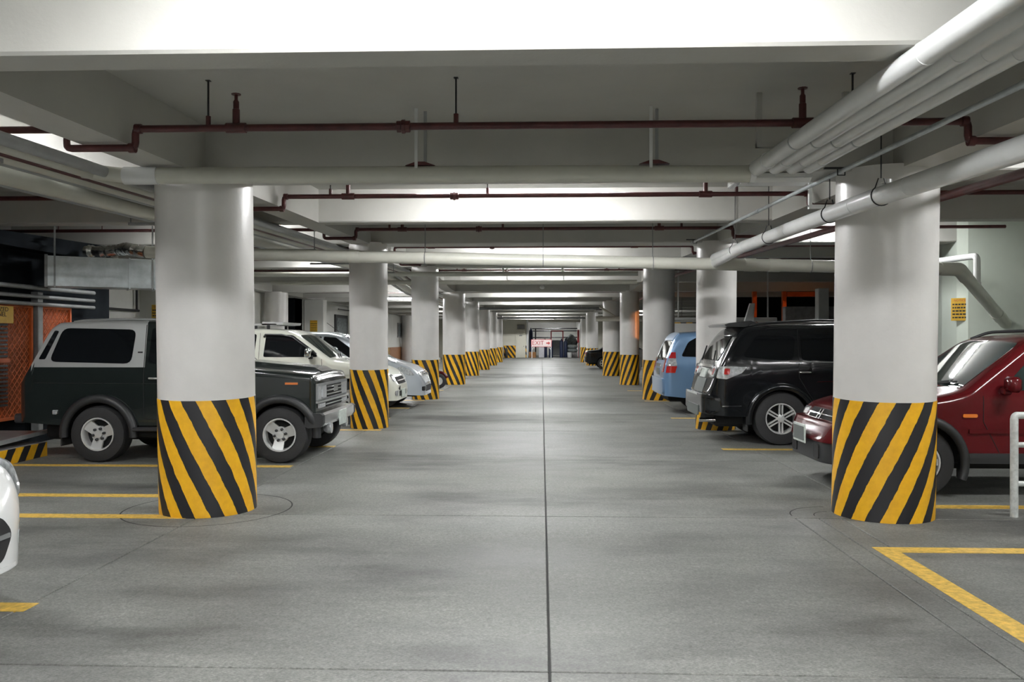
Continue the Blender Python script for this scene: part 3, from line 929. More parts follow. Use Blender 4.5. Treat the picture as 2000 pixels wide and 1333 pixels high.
    def wheel(s, xw, sgn, style, rimr, m='alloy', inset=0.0):
        """tyre with the rim and its pieces as sub-parts; the outside faces sgn*y"""
        y = sgn * (s.W - s.tw / 2 - 0.015 - inset)
        R, w = s.R, s.tw / 2
        prof = [(rimr - .012, -w * .72), (rimr + .006, -w * .98), (R * .86, -w), (R * .955, -w * .92), (R, -w * .66), (R, w * .66), (R * .955, w * .92), (R * .86, w), (rimr + .006, w * .98), (rimr - .012, w * .72)]
        o = Vector((xw, y, R))
        ty = obj('wheel', MB().lathe(prof, 40, o, 'y', caps=False), 'rubber', s.t, 40)
        f = lambda a: y + sgn * a          # outward
        def lat(pr, n=32):
            return MB().lathe([(r, sgn * a) for r, a in pr], n, (xw, y, R), 'y', caps=False)
        obj('rim', lat([(rimr, w * .72), (rimr - .004, w * .96), (rimr - .02, w * .96), (rimr - .03, w * .7), (rimr - .035, -w * .5), (0.001, -w * .5)]), m, ty, 40)
        sps = []
        def spoke(a, r0, r1, w0, w1, d0, d1, th=0.03, da=0.0):
            c, sn = cos(a), sin(a)
            def P(r, t, d):
                return (xw + r * c - t * sn, f(d), R + r * sn + t * c)
            q = [P(r0, -w0 + da, d0), P(r0, w0 + da, d0), P(r1, w1 + da, d1), P(r1, -w1 + da, d1)]
            q += [P(r0, -w0 + da, d0 - th), P(r0, w0 + da, d0 - th), P(r1, w1 + da, d1 - th), P(r1, -w1 + da, d1 - th)]
            sps.append(MB().add(q, [(0, 1, 2, 3), (7, 6, 5, 4), (0, 4, 5, 1), (1, 5, 6, 2), (2, 6, 7, 3), (3, 7, 4, 0)]))
        r1 = rimr - .018
        obj('brake_disc', lat([(r1 - .012, w * .05), (0.001, w * .05)], 24), 'under', ty)
        if style == 'six_twin':
            for k in range(6):
                for da in (-.021, .021):
                    spoke(pi / 2 + k * pi / 3, .045, r1, .0105, .0125, w * .78, w * .86, .03, da)
        elif style == 'five':
            for k in range(5):
                spoke(pi / 2 + .3 + k * 2 * pi / 5, .035, r1, .022, .034, w * .74, w * .86, .03)
        elif style == 'dish3':
            for k in range(3):
                spoke(.35 + k * 2 * pi / 3, .05, r1, .062, .070, w * .55, w * .80, .03)
        for sp in sps: obj('spoke', sp, m, ty)
        if style == 'dish3':
            obj('hub', lat([(.105, w * .45), (.10, w * .60), (.05, w * .62), (.048, w * .80), (.001, w * .82)], 20), m, ty, 40)
            for k in range(6):
                a = k * pi / 3 + .2
                obj('wheel_nut', MB().lathe([(.017, 0), (.017, sgn * .03), (.001, sgn * .035)], 8, (xw + .072 * cos(a), f(w * .6), R + .072 * sin(a)), 'y', caps=False), 'darksteel', ty)
        else:
            obj('hub', lat([(.068, w * .60), (.066, w * .80), (.04, w * .86), (.001, w * .87)], 20), m, ty, 40)
            for k in range(6 if style == 'six_twin' else 0):
                a = k * pi / 3 + .5
                nm = MB().lathe([(.011, 0), (.011, sgn * .014), (.001, sgn * .016)], 8, (xw + .062 * cos(a), f(w * .74), R + .062 * sin(a)), 'y', caps=False)
                obj('wheel_nut', nm, 'darksteel', ty)
        return ty
    def mirror(s, x, z, sgn, m, w=0.17, h=0.13, stalk='blackplastic'):
        y0 = s.hw(x, z)
        mb = MB().cbox(x - .05, x + .055, min(sgn * (y0 + .06), sgn * (y0 + .06 + w)), max(sgn * (y0 + .06), sgn * (y0 + .06 + w)), z - h / 2, z + h / 2, 0.032)
        o = obj('side_mirror', mb, m, s.t, 60)
        obj('mirror_arm', MB().cbox(x - .03, x + .05, min(sgn * (y0 - .02), sgn * (y0 + .09)), max(sgn * (y0 - .02), sgn * (y0 + .09)), z - h / 2 - .03, z - h / 2 + .045, 0.012), stalk, o)
        return o
    def handle(s, x, z, sgn, m='chrome', L=0.13):
        y = s.hw(x, z)
        pts = [(x - L / 2, sgn * (y - .005), z), (x - L * .35, sgn * (y + .03), z), (x + L * .35, sgn * (y + .03), z), (x + L / 2, sgn * (y - .005), z)]
        return obj('door_handle', MB().tube(pts, .013, 8), m, s.t, 60)
    def rack(s, x0, x1, yy, m='blackplastic', h=0.06):
        for sg in (-1, 1):
            z0, z1 = s.topz(x0, yy), s.topz(x1, yy)
            pts = fillet([(x0, sg * yy, z0), (x0 + .14, sg * yy, z0 + h), ((x0 + x1) / 2, sg * yy, (s.topz((x0 + x1) / 2, yy)) + h), (x1 - .2, sg * yy, s.topz(x1 - .2, yy) + h), (x1, sg * yy, z1)], .08)
            obj('roof_rail', MB().tube(pts, .017, 8), m, s.t, 60)

def round_poly(poly, r):
    pts = [Vector((u, v, 0)) for u, v in poly]
    n = len(pts); out = []
    for i in range(n):
        a, b, c = pts[i - 1], pts[i], pts[(i + 1) % n]
        d1, d2 = a - b, c - b
        rr = min(r, d1.length * .45, d2.length * .45)
        p0, p1 = b + d1.normalized() * rr, b + d2.normalized() * rr
        for k in range(5):
            t = k / 4
            out.append(p0 * (1 - t) ** 2 + b * 2 * t * (1 - t) + p1 * t * t)
    return out

def wheels(c, style, rimr, m='alloy', inset=0.0):
    for xw in c.wheels:
        for sg in (-1, 1): c.wheel(xw, sg, style, rimr, m, inset)
def box_pts(u0, u1, v0, v1): return [(u0, v0), (u1, v0), (u1, v1), (u0, v1)]

# ---- 1. dark off-roader with a silver hardtop (front to the aisle, left)
def hard(x, y, z): return z > 1.20 and x < -0.44
hard.mat = 'patrolsilver'
c = Car('off_roader', 'dark green-black two-door off-roader with silver hardtop behind the nearest left column', (-4.58, 11.17), 0, 'patrol',
        [(-2.08, 0.80), (-2.06, 1.02), (-1.95, 1.20), (-1.70, 1.72), (-1.60, 1.79), (-1.1, 1.815), (-0.2, 1.81), (-.08, 1.79), (0.44, 1.28), (0.50, 1.245), (1.68, 1.13), (1.72, 1.10), (1.735, 1.0)],
        [(-2.08, .50), (-1.5, .46), (1.5, .46), (1.735, .58)], 0.855, (1.30, -1.02), 0.355, 0.43, 1.12, tum=0.16, tuck=0.04, rcF=.06, rcR=.10, rs=.05, crown=.025, smooth=.025, tyre_w=.27, hard=hard, zsplit=1.20, xsplit=-.44)
wheels(c, 'dish3', .215, inset=-0.07)
for sg in (-1, 1):
    c.patch('side_window', 'side', [(-1.68, 1.27), (-.62, 1.245), (-.58, 1.68), (-1.53, 1.70)], 'glass', sgn=sg, round_=.09)
    c.patch('corner_glass', 'side', [(-1.82, 1.30), (-1.735, 1.30), (-1.585, 1.66), (-1.64, 1.67)], 'glass', sgn=sg, round_=.02)
    c.patch('door_window', 'side', [(-.40, 1.25), (.34, 1.25), (-.06, 1.68), (-.37, 1.70)], 'glass', sgn=sg, round_=.04)
    c.seam([(-.45, 1.74), (-.45, .55), (.62, .5), (.72, .9), (.46, 1.22)], sg)
    c.seam([(-1.86, 1.0), (.9, .99)], sg, .004, 'body_crease')
    c.handle(-.30, 1.06, sg, 'patrolsilver', .16)
    c.patch('vent_badge', 'side', box_pts(-.54, -.48, 1.38, 1.40), 'ink', sgn=sg)
    for xw in c.wheels: c.flare(xw, sg, .055, 'blackplastic', -5, 185, .03)
    obj('running_board', MB().cbox(-.55, .84, min(sg * .80, sg * .97), max(sg * .80, sg * .97), .40, .445, .012), 'darksteel', c.t)
    c.patch('side_marker', 'side', box_pts(1.36, 1.52, .985, 1.012), 'amber', sgn=sg, off=.012, label='small orange side marker')
    c.mirror(.26, 1.30, sg, 'blackplastic')
    c.patch('headlight', 'front', box_pts(sg * .50 - .09, sg * .50 + .09, .80, .955), 'lens', off=.035, round_=.02)
    c.patch('corner_lamp', 'front', box_pts(sg * .68 - .08, sg * .68 + .08, .80, .955), 'lens', off=.02)
    c.patch('turn_lamp', 'front', box_pts(sg * .60 - .15, sg * .60 + .15, .68, .735), 'lens', off=.03)
    obj('fog_lamp', MB().lathe([(.001, .06), (.07, .05), (.075, 0), (.05, -.05), (.001, -.06)], 16, (1.79, sg * .42, .40), 'x'), 'lens', c.t, 50)
c.patch('windshield', 'top', [(-.66, .41), (.66, .41), (.60, -.05), (-.60, -.05)], 'glass', round_=.05)
c.patch('grille_surround', 'front', box_pts(-.80, .80, .775, .99), 'steel', off=.018, thick=.05, rows=3)
c.patch('grille', 'front', box_pts(-.395, .395, .80, .955), 'under', off=.026, thick=.04, rows=3)
for z in (.835, .885, .93):
    c.patch('grille_bar', 'front', box_pts(-.39, .39, z - .009, z + .009), 'chrome', off=.04, thick=.02, rows=1)
c.patch('badge', 'front', box_pts(-.11, .11, .86, .945), 'chrome', off=.055, rows=2, cols=2)
c.patch('lower_grille', 'front', box_pts(-.44, .44, .67, .745), 'under', off=.02, rows=2)
c.patch('chrome_strip', 'front', box_pts(-.82, .82, .745, .772), 'chrome', off=.04, thick=.03, rows=1)
c.patch('grille_bar', 'front', box_pts(-.44, .44, .70, .715), 'chrome', off=.035, thick=.02, rows=1)
obj('front_bumper', MB().prism([(1.66, .44), (1.82, .455), (1.85, .50), (1.85, .60), (1.81, .625), (1.66, .625)], 'y', -.80, .80), 'chrome', c.t)
for sg in (-1, 1):
    obj('bumper_end', MB().prism([(1.62, .46), (1.66, .44), (1.82, .455), (1.85, .50), (1.85, .60), (1.81, .625), (1.62, .62)], 'y', min(sg * .80, sg * .90), max(sg * .80, sg * .90)), 'blackplastic', c.t)
obj('number_plate', MB().cbox(1.85, 1.865, -.08, .30, .40, .60, .004), 'plate', c.t)
obj('hood_bulge', MB().prism([(.60, 1.22), (.64, 1.275), (1.58, 1.185), (1.68, 1.13)], 'y', -.30, .30), 'patrol', c.t)
obj('rear_bumper', MB().cbox(-2.18, -2.05, -.78, .78, .48, .60, .02), 'darksteel', c.t)
obj('mud_flap', MB().cbox(-1.52, -1.50, -.86, -.60, .20, .50, .005), 'blackplastic', c.t)
obj('tow_light', MB().cbox(-1.62, -1.56, -.88, -.84, .60, .66, .01), 'lens', c.t)
c.rack(-1.45, -.2, .66, 'patrolsilver', .02)

# ---- 2. cream-white wagon with roof basket
c = Car('wagon', 'cream white high wagon with black window visors between off-roader and second left column', (-5.19, 17.0), 0, 'cream',
        [(-2.2, 1.0), (-2.15, 1.30), (-1.95, 1.72), (-1.8, 1.77), (-0.3, 1.78), (.15, 1.75), (.35, 1.67), (1.02, 1.19), (1.10, 1.16), (1.9, 1.03), (2.12, .93), (2.25, .80), (2.33, .62)],
        [(-2.2, .42), (2.0, .36), (2.33, .34)], 0.90, (1.45, -1.35), 0.365, 0.43, 1.12, tum=0.24, rcF=.34, rcR=.15, rs=.10, tyre_w=.25)
wheels(c, 'five', .21)
for sg in (-1, 1):
    c.patch('door_window', 'side', [(-.28, 1.21), (.80, 1.21), (.74, 1.32), (.28, 1.64), (-.25, 1.66)], 'glass', sgn=sg, round_=.04)
    c.patch('rear_window', 'side', [(-1.2, 1.22), (-.46, 1.21), (-.44, 1.66), (-1.15, 1.66)], 'glass', sgn=sg, round_=.04)
    c.patch('cargo_window', 'side', [(-1.95, 1.24), (-1.32, 1.22), (-1.3, 1.66), (-1.8, 1.66)], 'glass', sgn=sg, round_=.04)
    vis = [(-.38, 1.60), (-.33, 1.675), (.20, 1.655), (.72, 1.29), (.66, 1.27), (.17, 1.585)]
    mb = MB().tube([(x, sg * (c.hw(x, z) + .02), z) for x, z in ((-.29, 1.60), (-.26, 1.65), (.06, 1.645), (.28, 1.60), (.50, 1.45), (.77, 1.27))], .022, 6)
    obj('window_visor', mb, 'blackplastic', c.t, 60)
    c.seam([(-.37, 1.68), (-.37, .5), (.80, .46), (.90, .9), (.88, 1.17)], sg, .004)
    c.mirror(.66, 1.295, sg, 'chrome', .26, .19)
    c.handle(-.30, 1.10, sg, 'cream')
    c.patch('headlight', 'side', [(1.93, .78), (2.16, .76), (2.14, .86), (1.98, .95)], 'lens', sgn=sg, off=.012, round_=.03)
    c.patch('headlight', 'front', box_pts(min(sg * .50, sg * .72), max(sg * .50, sg * .72), .72, .86), 'lens', off=.015, round_=.03)
    c.patch('fog_lamp', 'front', box_pts(min(sg * .56, sg * .70), max(sg * .56, sg * .70), .44, .54), 'lens', off=.012, round_=.05)
    c.patch('wheel_arch', 'side', [(1.0, .9), (1.04, .86), (1.9, .86), (1.86, .92), (1.45, .945)], 'cream', sgn=sg, off=.02)
c.patch('windshield', 'top', [(-.70, 1.0), (.70, 1.0), (.62, .38), (-.62, .38)], 'glassgreen', round_=.05)
for sg in (-1, 1):
    obj('wiper', MB().tube([(1.06, sg * .1 - .1, c.topz(1.06, .2) + .02), (.92, sg * .1 + .45, c.topz(.92, .5) + .025)], .01, 6), 'ink', c.t)
c.patch('grille', 'front', box_pts(-.42, .42, .66, .80), 'under', off=.01)
c.patch('lower_intake', 'front', box_pts(-.38, .38, .42, .52), 'under', off=.01)
c.patch('chrome_bar', 'front', box_pts(-.42, .42, .72, .74), 'chrome', off=.03, rows=1)
c.patch('intake_slot', 'front', [(-.50, .58), (-.34, .62), (-.34, .53)], 'under', off=.012)
obj('number_plate', MB().cbox(2.34, 2.355, -.2, .2, .38, .55, .004), 'plate', c.t)
# roof basket
bk = obj('roof_basket', MB().box(-1.0, -.96, -.6, .6, 1.84, 1.88).box(-.3, -.26, -.6, .6, 1.84, 1.88).box(-1.0, -.1, -.62, -.58, 1.84, 1.87).box(-1.0, -.1, .58, .62, 1.84, 1.87)
    .prism([(-.40, 1.84), (.02, 1.85), (.04, 1.90), (-.38, 1.91)], 'y', -.62, .62), 'alloy', c.t)
obj('rack_foot', MB().box(-.95, -.9, -.6, -.55, 1.76, 1.85).box(-.3, -.25, -.6, -.55, 1.76, 1.85).box(-.95, -.9, .55, .6, 1.76, 1.85).box(-.3, -.25, .55, .6, 1.76, 1.85), 'darksteel', bk)

# ---- 3. silver minivan, front to the aisle
def minivan(name, label, loc, rz, paint):
    c = Car(name, label, loc, rz, paint,
        [(-2.22, .80), (-2.20, 1.05), (-1.98, 1.58), (-1.85, 1.70), (-1.2, 1.745), (.1, 1.735), (.45, 1.66), (1.38, 1.13), (1.50, 1.09), (1.95, .96), (2.15, .85), (2.26, .72), (2.32, .5)],
        [(-2.22, .38), (-1.8, .34), (1.9, .30), (2.32, .27)], 0.88, (1.42, -1.33), 0.32, 0.375, 1.02, tum=0.27, rcF=.42, rcR=.16, rs=.10, tyre_w=.21)
    wheels(c, 'five', .19)
    for sg in (-1, 1):
        c.patch('door_window', 'side', [(-.02, 1.12), (1.02, 1.10), (.30, 1.60), (.02, 1.62)], 'glass', sgn=sg, round_=.03)
        c.patch('rear_window', 'side', [(-1.02, 1.14), (-.10, 1.12), (-.08, 1.62), (-.98, 1.63)], 'glass', sgn=sg, round_=.03)
        c.patch('cargo_window', 'side', [(-1.86, 1.20), (-1.13, 1.18), (-1.10, 1.62), (-1.50, 1.61), (-1.70, 1.50)], 'glass', sgn=sg, round_=.06)
        c.patch('pillar_cover', 'side', box_pts(-.10, -.03, 1.13, 1.62), 'blackplastic', sgn=sg, off=.004)
        c.seam([(-.06, 1.64), (-.06, .42), (.95, .40), (1.05, .8), (1.02, 1.12)], sg, .004)
        c.seam([(-1.08, 1.64), (-1.06, .95), (-.95, .70)], sg, .004)
        c.mirror(.84, 1.16, sg, paint, .18, .13)
        c.handle(.12, 1.0, sg, paint); c.handle(-.92, 1.02, sg, paint)
        c.patch('headlight', 'side', [(1.72, .90), (1.80, .95), (2.02, .88), (2.12, .74), (1.98, .74)], 'lens', sgn=sg, off=.01, round_=.03)
        c.patch('headlight', 'front', [(sg * .46, .72), (sg * .70, .72), (sg * .70, .80), (sg * .46, .78)], 'lens', off=.012, round_=.02)
        c.patch('fog_lamp', 'front', box_pts(min(sg * .50, sg * .66), max(sg * .50, sg * .66), .38, .48), 'under', off=.01, round_=.03)
        c.patch('tail_lamp', 'side', [(-2.18, .86), (-1.99, .86), (-1.95, 1.0), (-2.16, 1.0)], 'redlens', sgn=sg, off=.012, label='red lower tail lamp')
        c.patch('tail_lamp', 'side', [(-2.16, 1.005), (-1.95, 1.005), (-1.97, 1.16), (-2.12, 1.16)], 'lens', sgn=sg, off=.014, label='clear middle tail lamp')
        c.patch('tail_lamp', 'side', [(-2.12, 1.165), (-1.97, 1.165), (-1.97, 1.29), (-2.06, 1.29)], 'redlens', sgn=sg, off=.012, label='red upper tail lamp')
        c.patch('tail_lamp', 'rear', box_pts(min(sg * .62, sg * .76), max(sg * .62, sg * .76), .87, 1.16), 'redlens', off=.012)
        c.patch('mud_flap', 'side', box_pts(-1.74, -1.70, .18, .42), 'blackplastic', sgn=sg, off=.0, thick=.2)
    c.patch('windshield', 'top', [(-.70, 1.36), (.70, 1.36), (.62, .47), (-.62, .47)], 'glassgreen', round_=.05)
    c.patch('rear_glass', 'rear', [(-.62, 1.12), (.62, 1.12), (.52, 1.60), (-.52, 1.60)], 'glass', off=.008, round_=.05)
    c.patch('grille', 'front', box_pts(-.44, .44, .72, .80), 'under', off=.008)
    for z in (.735, .76, .785): c.patch('grille_bar', 'front', box_pts(-.44, .44, z - .005, z + .005), 'chrome', off=.02, rows=1)
    c.patch('lower_intake', 'front', box_pts(-.36, .36, .36, .50), 'under', off=.008)
    c.patch('rear_bumper', 'rear', box_pts(-.80, .80, .42, .74), paint, off=.05, thick=.06, round_=.06)
    c.patch('tailgate_handle', 'rear', box_pts(-.35, .35, .98, 1.04), 'chrome', off=.03, rows=1)
    c.patch('number_plate', 'rear', box_pts(-.2, .2, .80, .94), 'platedark', off=.012, rows=1)
    c.patch('spoiler', 'top', [(-.58, -2.0), (.58, -2.0), (.60, -1.86), (-.60, -1.86)], paint, off=.03, thick=.04)
    obj('rear_wiper', MB().tube([(-2.24, .0, 1.10), (-2.12, .3, 1.3)], .012, 6), 'ink', c.t)
    obj('antenna', MB().tube([(.2, 0, 1.73), (-.1, 0, 1.95)], .006, 5), 'ink', c.t)
    return c
minivan('minivan', 'silver minivan with its nose out past the second left column', (-5.0, 19.55), 0, 'silver')
c = minivan('minivan', 'light blue minivan parked tail out behind the second right column', (4.76, 18.22), 0, 'blue')
# ---- 4. white hatchback, only its front corner in view at the left edge
c = Car('hatchback', 'white hatchback with only its front corner in view at the left edge', (-5.035, 4.20), 0, 'white',
        [(-2.0, .8), (-1.9, 1.2), (-1.5, 1.46), (.0, 1.48), (.25, 1.42), (1.05, .98), (1.55, .90), (1.82, .82), (1.97, .70), (2.04, .52)],
        [(-2.0, .3), (1.7, .24), (2.04, .25)], .83, (1.25, -1.2), .29, .34, .90, tum=.35, rcF=.52, rcR=.2, rs=.12, tyre_w=.19)
wheels(c, 'five', .18)
for sg in (-1, 1):
    c.patch('headlight', 'side', [(1.46, .68), (1.86, .58), (1.93, .66), (1.80, .80), (1.52, .86)], 'lens', sgn=sg, off=.008, round_=.05)
    c.patch('door_window', 'side', [(-.6, .95), (.75, .94), (.22, 1.36), (-.5, 1.39)], 'glass', sgn=sg, round_=.04)
    c.patch('rear_window', 'side', [(-1.55, .98), (-.7, .95), (-.62, 1.38), (-1.3, 1.37)], 'glass', sgn=sg, round_=.04)
    c.mirror(.62, 1.0, sg, 'white')
    c.patch('fog_lamp', 'front', box_pts(min(sg * .52, sg * .60), max(sg * .52, sg * .60), .36, .44), 'lens', off=.004, round_=.03)
c.patch('windshield', 'top', [(-.62, 1.02), (.62, 1.02), (.55, .30), (-.55, .30)], 'glassgreen', round_=.05)
c.patch('grille', 'front', [(-.30, .31), (.30, .31), (.40, .46), (.30, .57), (-.30, .57), (-.40, .46)], 'under', off=.006, round_=.05)
c.patch('grille_bar', 'front', box_pts(-.36, .36, .44, .465), 'steel', off=.015, rows=1)
c.patch('front_lip', 'front', box_pts(-.45, .45, .255, .28), 'white', off=.005, rows=1)
# ---- 5. maroon compact off-roader, nose to the aisle (right)
c = Car('compact_suv', 'maroon compact SUV with its nose behind the nearest right column', (5.02, 9.10), pi, 'maroon',
        [(-2.2, .8), (-2.15, 1.15), (-1.95, 1.55), (-1.8, 1.62), (-.9, 1.64), (.05, 1.60), (.20, 1.55), (.85, 1.075), (1.0, 1.03), (1.6, .93), (1.88, .85), (1.96, .79), (2.0, .71), (2.03, .60), (2.10, .52)],
        [(-2.2, .36), (1.9, .34), (2.12, .30)], 0.86, (1.32, -1.30), .345, .41, .98, tum=.30, rcF=.45, rcR=.2, rs=.09, tyre_w=.215)
wheels(c, 'five', .205)
for sg in (-1, 1):
    c.patch('door_window', 'side', [(-.55, 1.08), (.55, 1.05), (.10, 1.47), (-.45, 1.52)], 'glassgreen', sgn=sg, round_=.04)
    c.patch('rear_window', 'side', [(-1.45, 1.10), (-.65, 1.08), (-.58, 1.52), (-1.35, 1.53)], 'glassgreen', sgn=sg, round_=.04)
    c.patch('cargo_window', 'side', [(-1.98, 1.12), (-1.55, 1.10), (-1.45, 1.53), (-1.8, 1.52)], 'glassgreen', sgn=sg, round_=.04)
    c.mirror(.50, 1.12, sg, 'maroon', .19, .15, 'maroon')
    c.seam([(-.60, 1.55), (-.60, .45), (.55, .42), (.72, .75), (.72, 1.0)], sg, .004)
    c.patch('door_molding', 'side', box_pts(-.55, .86, .635, .675), 'maroon', sgn=sg, off=.018, rows=2)
    c.patch('sill_cladding', 'side', box_pts(-.82, .90, .34, .44), 'blackplastic', sgn=sg, off=.02, rows=2)
    c.patch('side_marker', 'side', box_pts(.78, .92, .79, .825), 'amber', sgn=sg, off=.012, rows=1, round_=.015, label='small amber side marker')
    for xw in c.wheels: c.flare(xw, sg, .045, 'blackplastic', -22, 202, .012)
    c.patch('headlight', 'front', box_pts(min(sg * .50, sg * .74), max(sg * .50, sg * .74), .71, .79), 'lens', off=.010, round_=.03)
    c.patch('bumper_slot', 'front', box_pts(min(sg * .28, sg * .44), max(sg * .28, sg * .44), .32, .47), 'under', off=.075, rows=2, round_=.03)
    c.handle(-.42, .95, sg, 'maroon'); c.handle(-1.3, .97, sg, 'maroon')
    obj('mud_flap', MB().cbox(.88, .905, min(sg * .70, sg * .88), max(sg * .70, sg * .88), .19, .42, .006), 'blackplastic', c.t)
c.patch('windshield', 'top', [(-.66, .86), (.66, .86), (.57, .22), (-.57, .22)], 'glassgreen', round_=.06)
obj('steering_wheel', MB().tube([(.60 + .0 * cos(a), .34 + .17 * cos(a), 1.07 + .13 * sin(a)) for a in [2 * pi * k / 20 for k in range(21)]], .014, 6), 'ink', c.t)
for sg in (-1, 1):
    obj('wiper', MB().tube([(.92, sg * .08 - .1, c.topz(.92, .2) + .015), (.80, sg * .08 + .42, c.topz(.80, .45) + .02)], .009, 6), 'ink', c.t)
c.patch('grille', 'front', box_pts(-.40, .40, .70, .80), 'under', off=.010, rows=3)
c.patch('grille_bar', 'front', box_pts(-.40, .40, .742, .752), 'chrome', off=.022, rows=1)
eb = c.patch('emblem', 'front', box_pts(-.055, -.03, .70, .80), 'chrome', off=.045, rows=1, cols=2)
c.patch('emblem_bar', 'front', box_pts(.03, .055, .70, .80), 'chrome', off=.045, rows=1, cols=2, parent=eb)
c.patch('emblem_bar', 'front', box_pts(-.03, .03, .74, .76), 'chrome', off=.045, rows=1, cols=2, parent=eb)
c.patch('front_bumper', 'front', box_pts(-.84, .84, .50, .69), 'maroon', off=.085, thick=.10, round_=.05, cols=16)
c.patch('lower_bumper', 'front', box_pts(-.80, .80, .29, .50), 'blackplastic', off=.065, thick=.10, round_=.05, cols=16)
obj('number_plate', MB().cbox(2.22, 2.235, -.20, .20, .45, .65, .006), 'plate', c.t)
obj('plate_film', MB().cbox(2.235, 2.240, -.17, .17, .475, .625, .002), 'platedark', c.t)
c.rack(-1.5, .10, .60, 'blackplastic', .055)
# ---- 6. black large SUV, tail to the aisle (right)
c = Car('large_suv', 'large glossy black SUV parked tail out before the second right column', (4.72, 13.14), 0, 'black',
        [(-2.26, .72), (-2.24, .80), (-2.20, .98), (-2.12, 1.16), (-1.86, 1.62), (-1.72, 1.76), (-1.3, 1.81), (0.0, 1.82), (.45, 1.76), (1.12, 1.26), (1.25, 1.20), (1.95, 1.08), (2.15, .95), (2.25, .70)],
        [(-2.26, .44), (-1.8, .42), (1.9, .40), (2.25, .36)], .90, (1.48, -1.22), .392, .455, 1.16, tum=.24, rcF=.35, rcR=.24, rs=.10, tyre_w=.26)
wheels(c, 'six_twin', .232)
for sg in (-1, 1):
    c.patch('cargo_window', 'side', [(-1.78, 1.30), (-1.22, 1.25), (-1.05, 1.25), (-1.0, 1.60), (-1.55, 1.62)], 'glass', sgn=sg, round_=.08)
    c.patch('rear_window', 'side', [(-.92, 1.25), (-.10, 1.23), (-.10, 1.64), (-.92, 1.63)], 'glass', sgn=sg, round_=.05)
    c.patch('door_window', 'side', [(.0, 1.23), (.98, 1.22), (.46, 1.62), (.02, 1.64)], 'glass', sgn=sg, round_=.04)
    c.patch('chrome_strip', 'side', [(-1.10, 1.222), (1.0, 1.190), (1.0, 1.208), (-1.10, 1.240)], 'chrome', sgn=sg, off=.008, rows=2, cols=12)
    c.handle(-.88, 1.075, sg, 'chrome', .17); c.handle(.10, 1.07, sg, 'chrome', .17)
    c.seam([(-.96, 1.70), (-.97, 1.0), (-.80, .72), (-.62, .46)], sg, .004)
    c.seam([(-.05, 1.70), (-.05, .45)], sg, .004)
    c.flare(-1.22, sg, .05, 'black', -14, 190, .005); c.flare(1.48, sg, .05, 'black', -10, 194, .005)
    c.patch('door_crease', 'side', [(-.72, .93), (-.30, .94), (-.28, .955), (-.70, .945)], 'chrome', sgn=sg, off=.004, rows=2)
    c.patch('tail_lamp', 'side', [(-2.16, .985), (-2.02, .97), (-1.80, 1.06), (-1.72, 1.15), (-2.12, 1.16)], 'lens', sgn=sg, off=.014, round_=.02)
    tl = c.patch('tail_lamp', 'rear', box_pts(min(sg * .50, sg * .74), max(sg * .50, sg * .74), .99, 1.15), 'lens', off=.014, round_=.02)
    c.patch('red_bulb', 'side', [(-2.06, 1.04), (-1.98, 1.04), (-1.97, 1.13), (-2.05, 1.13)], 'redlens', sgn=sg, off=.02, round_=.02)
    c.patch('red_bulb', 'rear', box_pts(min(sg * .60, sg * .68), max(sg * .60, sg * .68), 1.03, 1.12), 'redlens', off=.02, round_=.02)
    c.patch('bumper_crease', 'side', [(-2.08, .565), (-1.80, .57), (-1.80, .585), (-2.08, .58)], 'chrome', sgn=sg, off=.01, rows=2)
    c.mirror(.86, 1.28, sg, 'black', .2, .15)
    obj('running_board', MB().cbox(-.72, .98, min(sg * .82, sg * .95), max(sg * .82, sg * .95), .40, .45, .015), 'blackplastic', c.t)
    obj('mud_flap', MB().cbox(-1.72, -1.70, min(sg * .62, sg * .88), max(sg * .62, sg * .88), .20, .5, .006), 'blackplastic', c.t)
c.patch('rear_glass', 'rear', [(-.60, 1.24), (.60, 1.24), (.54, 1.62), (-.54, 1.62)], 'glass', off=.01, round_=.08)
obj('spoiler', MB().prism([(-1.96, 1.745), (-1.66, 1.74), (-1.50, 1.80), (-1.60, 1.835), (-1.92, 1.80), (-1.99, 1.775)], 'y', -.62, .62), 'black', c.t)
c.patch('chrome_garnish', 'rear', box_pts(-.50, .50, 1.13, 1.17), 'chrome', off=.03, rows=1)
c.patch('number_plate', 'rear', box_pts(-.20, .20, .97, 1.10), 'plate', off=.015, rows=1)
c.patch('plate_recess', 'rear', box_pts(-.34, .34, .75, .96), 'platedark', off=.01, rows=1)
c.patch('rear_bumper', 'rear', box_pts(-.88, .88, .46, .74), 'black', off=.08, thick=.10, round_=.08, cols=18)
c.patch('bumper_step', 'rear', box_pts(-.42, .42, .715, .75), 'chrome', off=.10, rows=1)
c.patch('bumper_guard', 'rear', box_pts(-.45, .45, .40, .56), 'platedark', off=.095, rows=2, round_=.06)
obj('exhaust_tip', MB().tube([(-2.1, -.5, .34), (-2.34, -.5, .34)], .032, 12), 'chrome', c.t, 50)
obj('rear_wiper', MB().tube([(-2.20, 0, 1.24), (-2.06, .34, 1.45)], .012, 6), 'ink', c.t)
c.rack(-1.62, .35, .62, 'blackplastic', .045)
c.patch('windshield', 'top', [(-.68, 1.10), (.68, 1.10), (.60, .48), (-.60, .48)], 'glass', round_=.05)
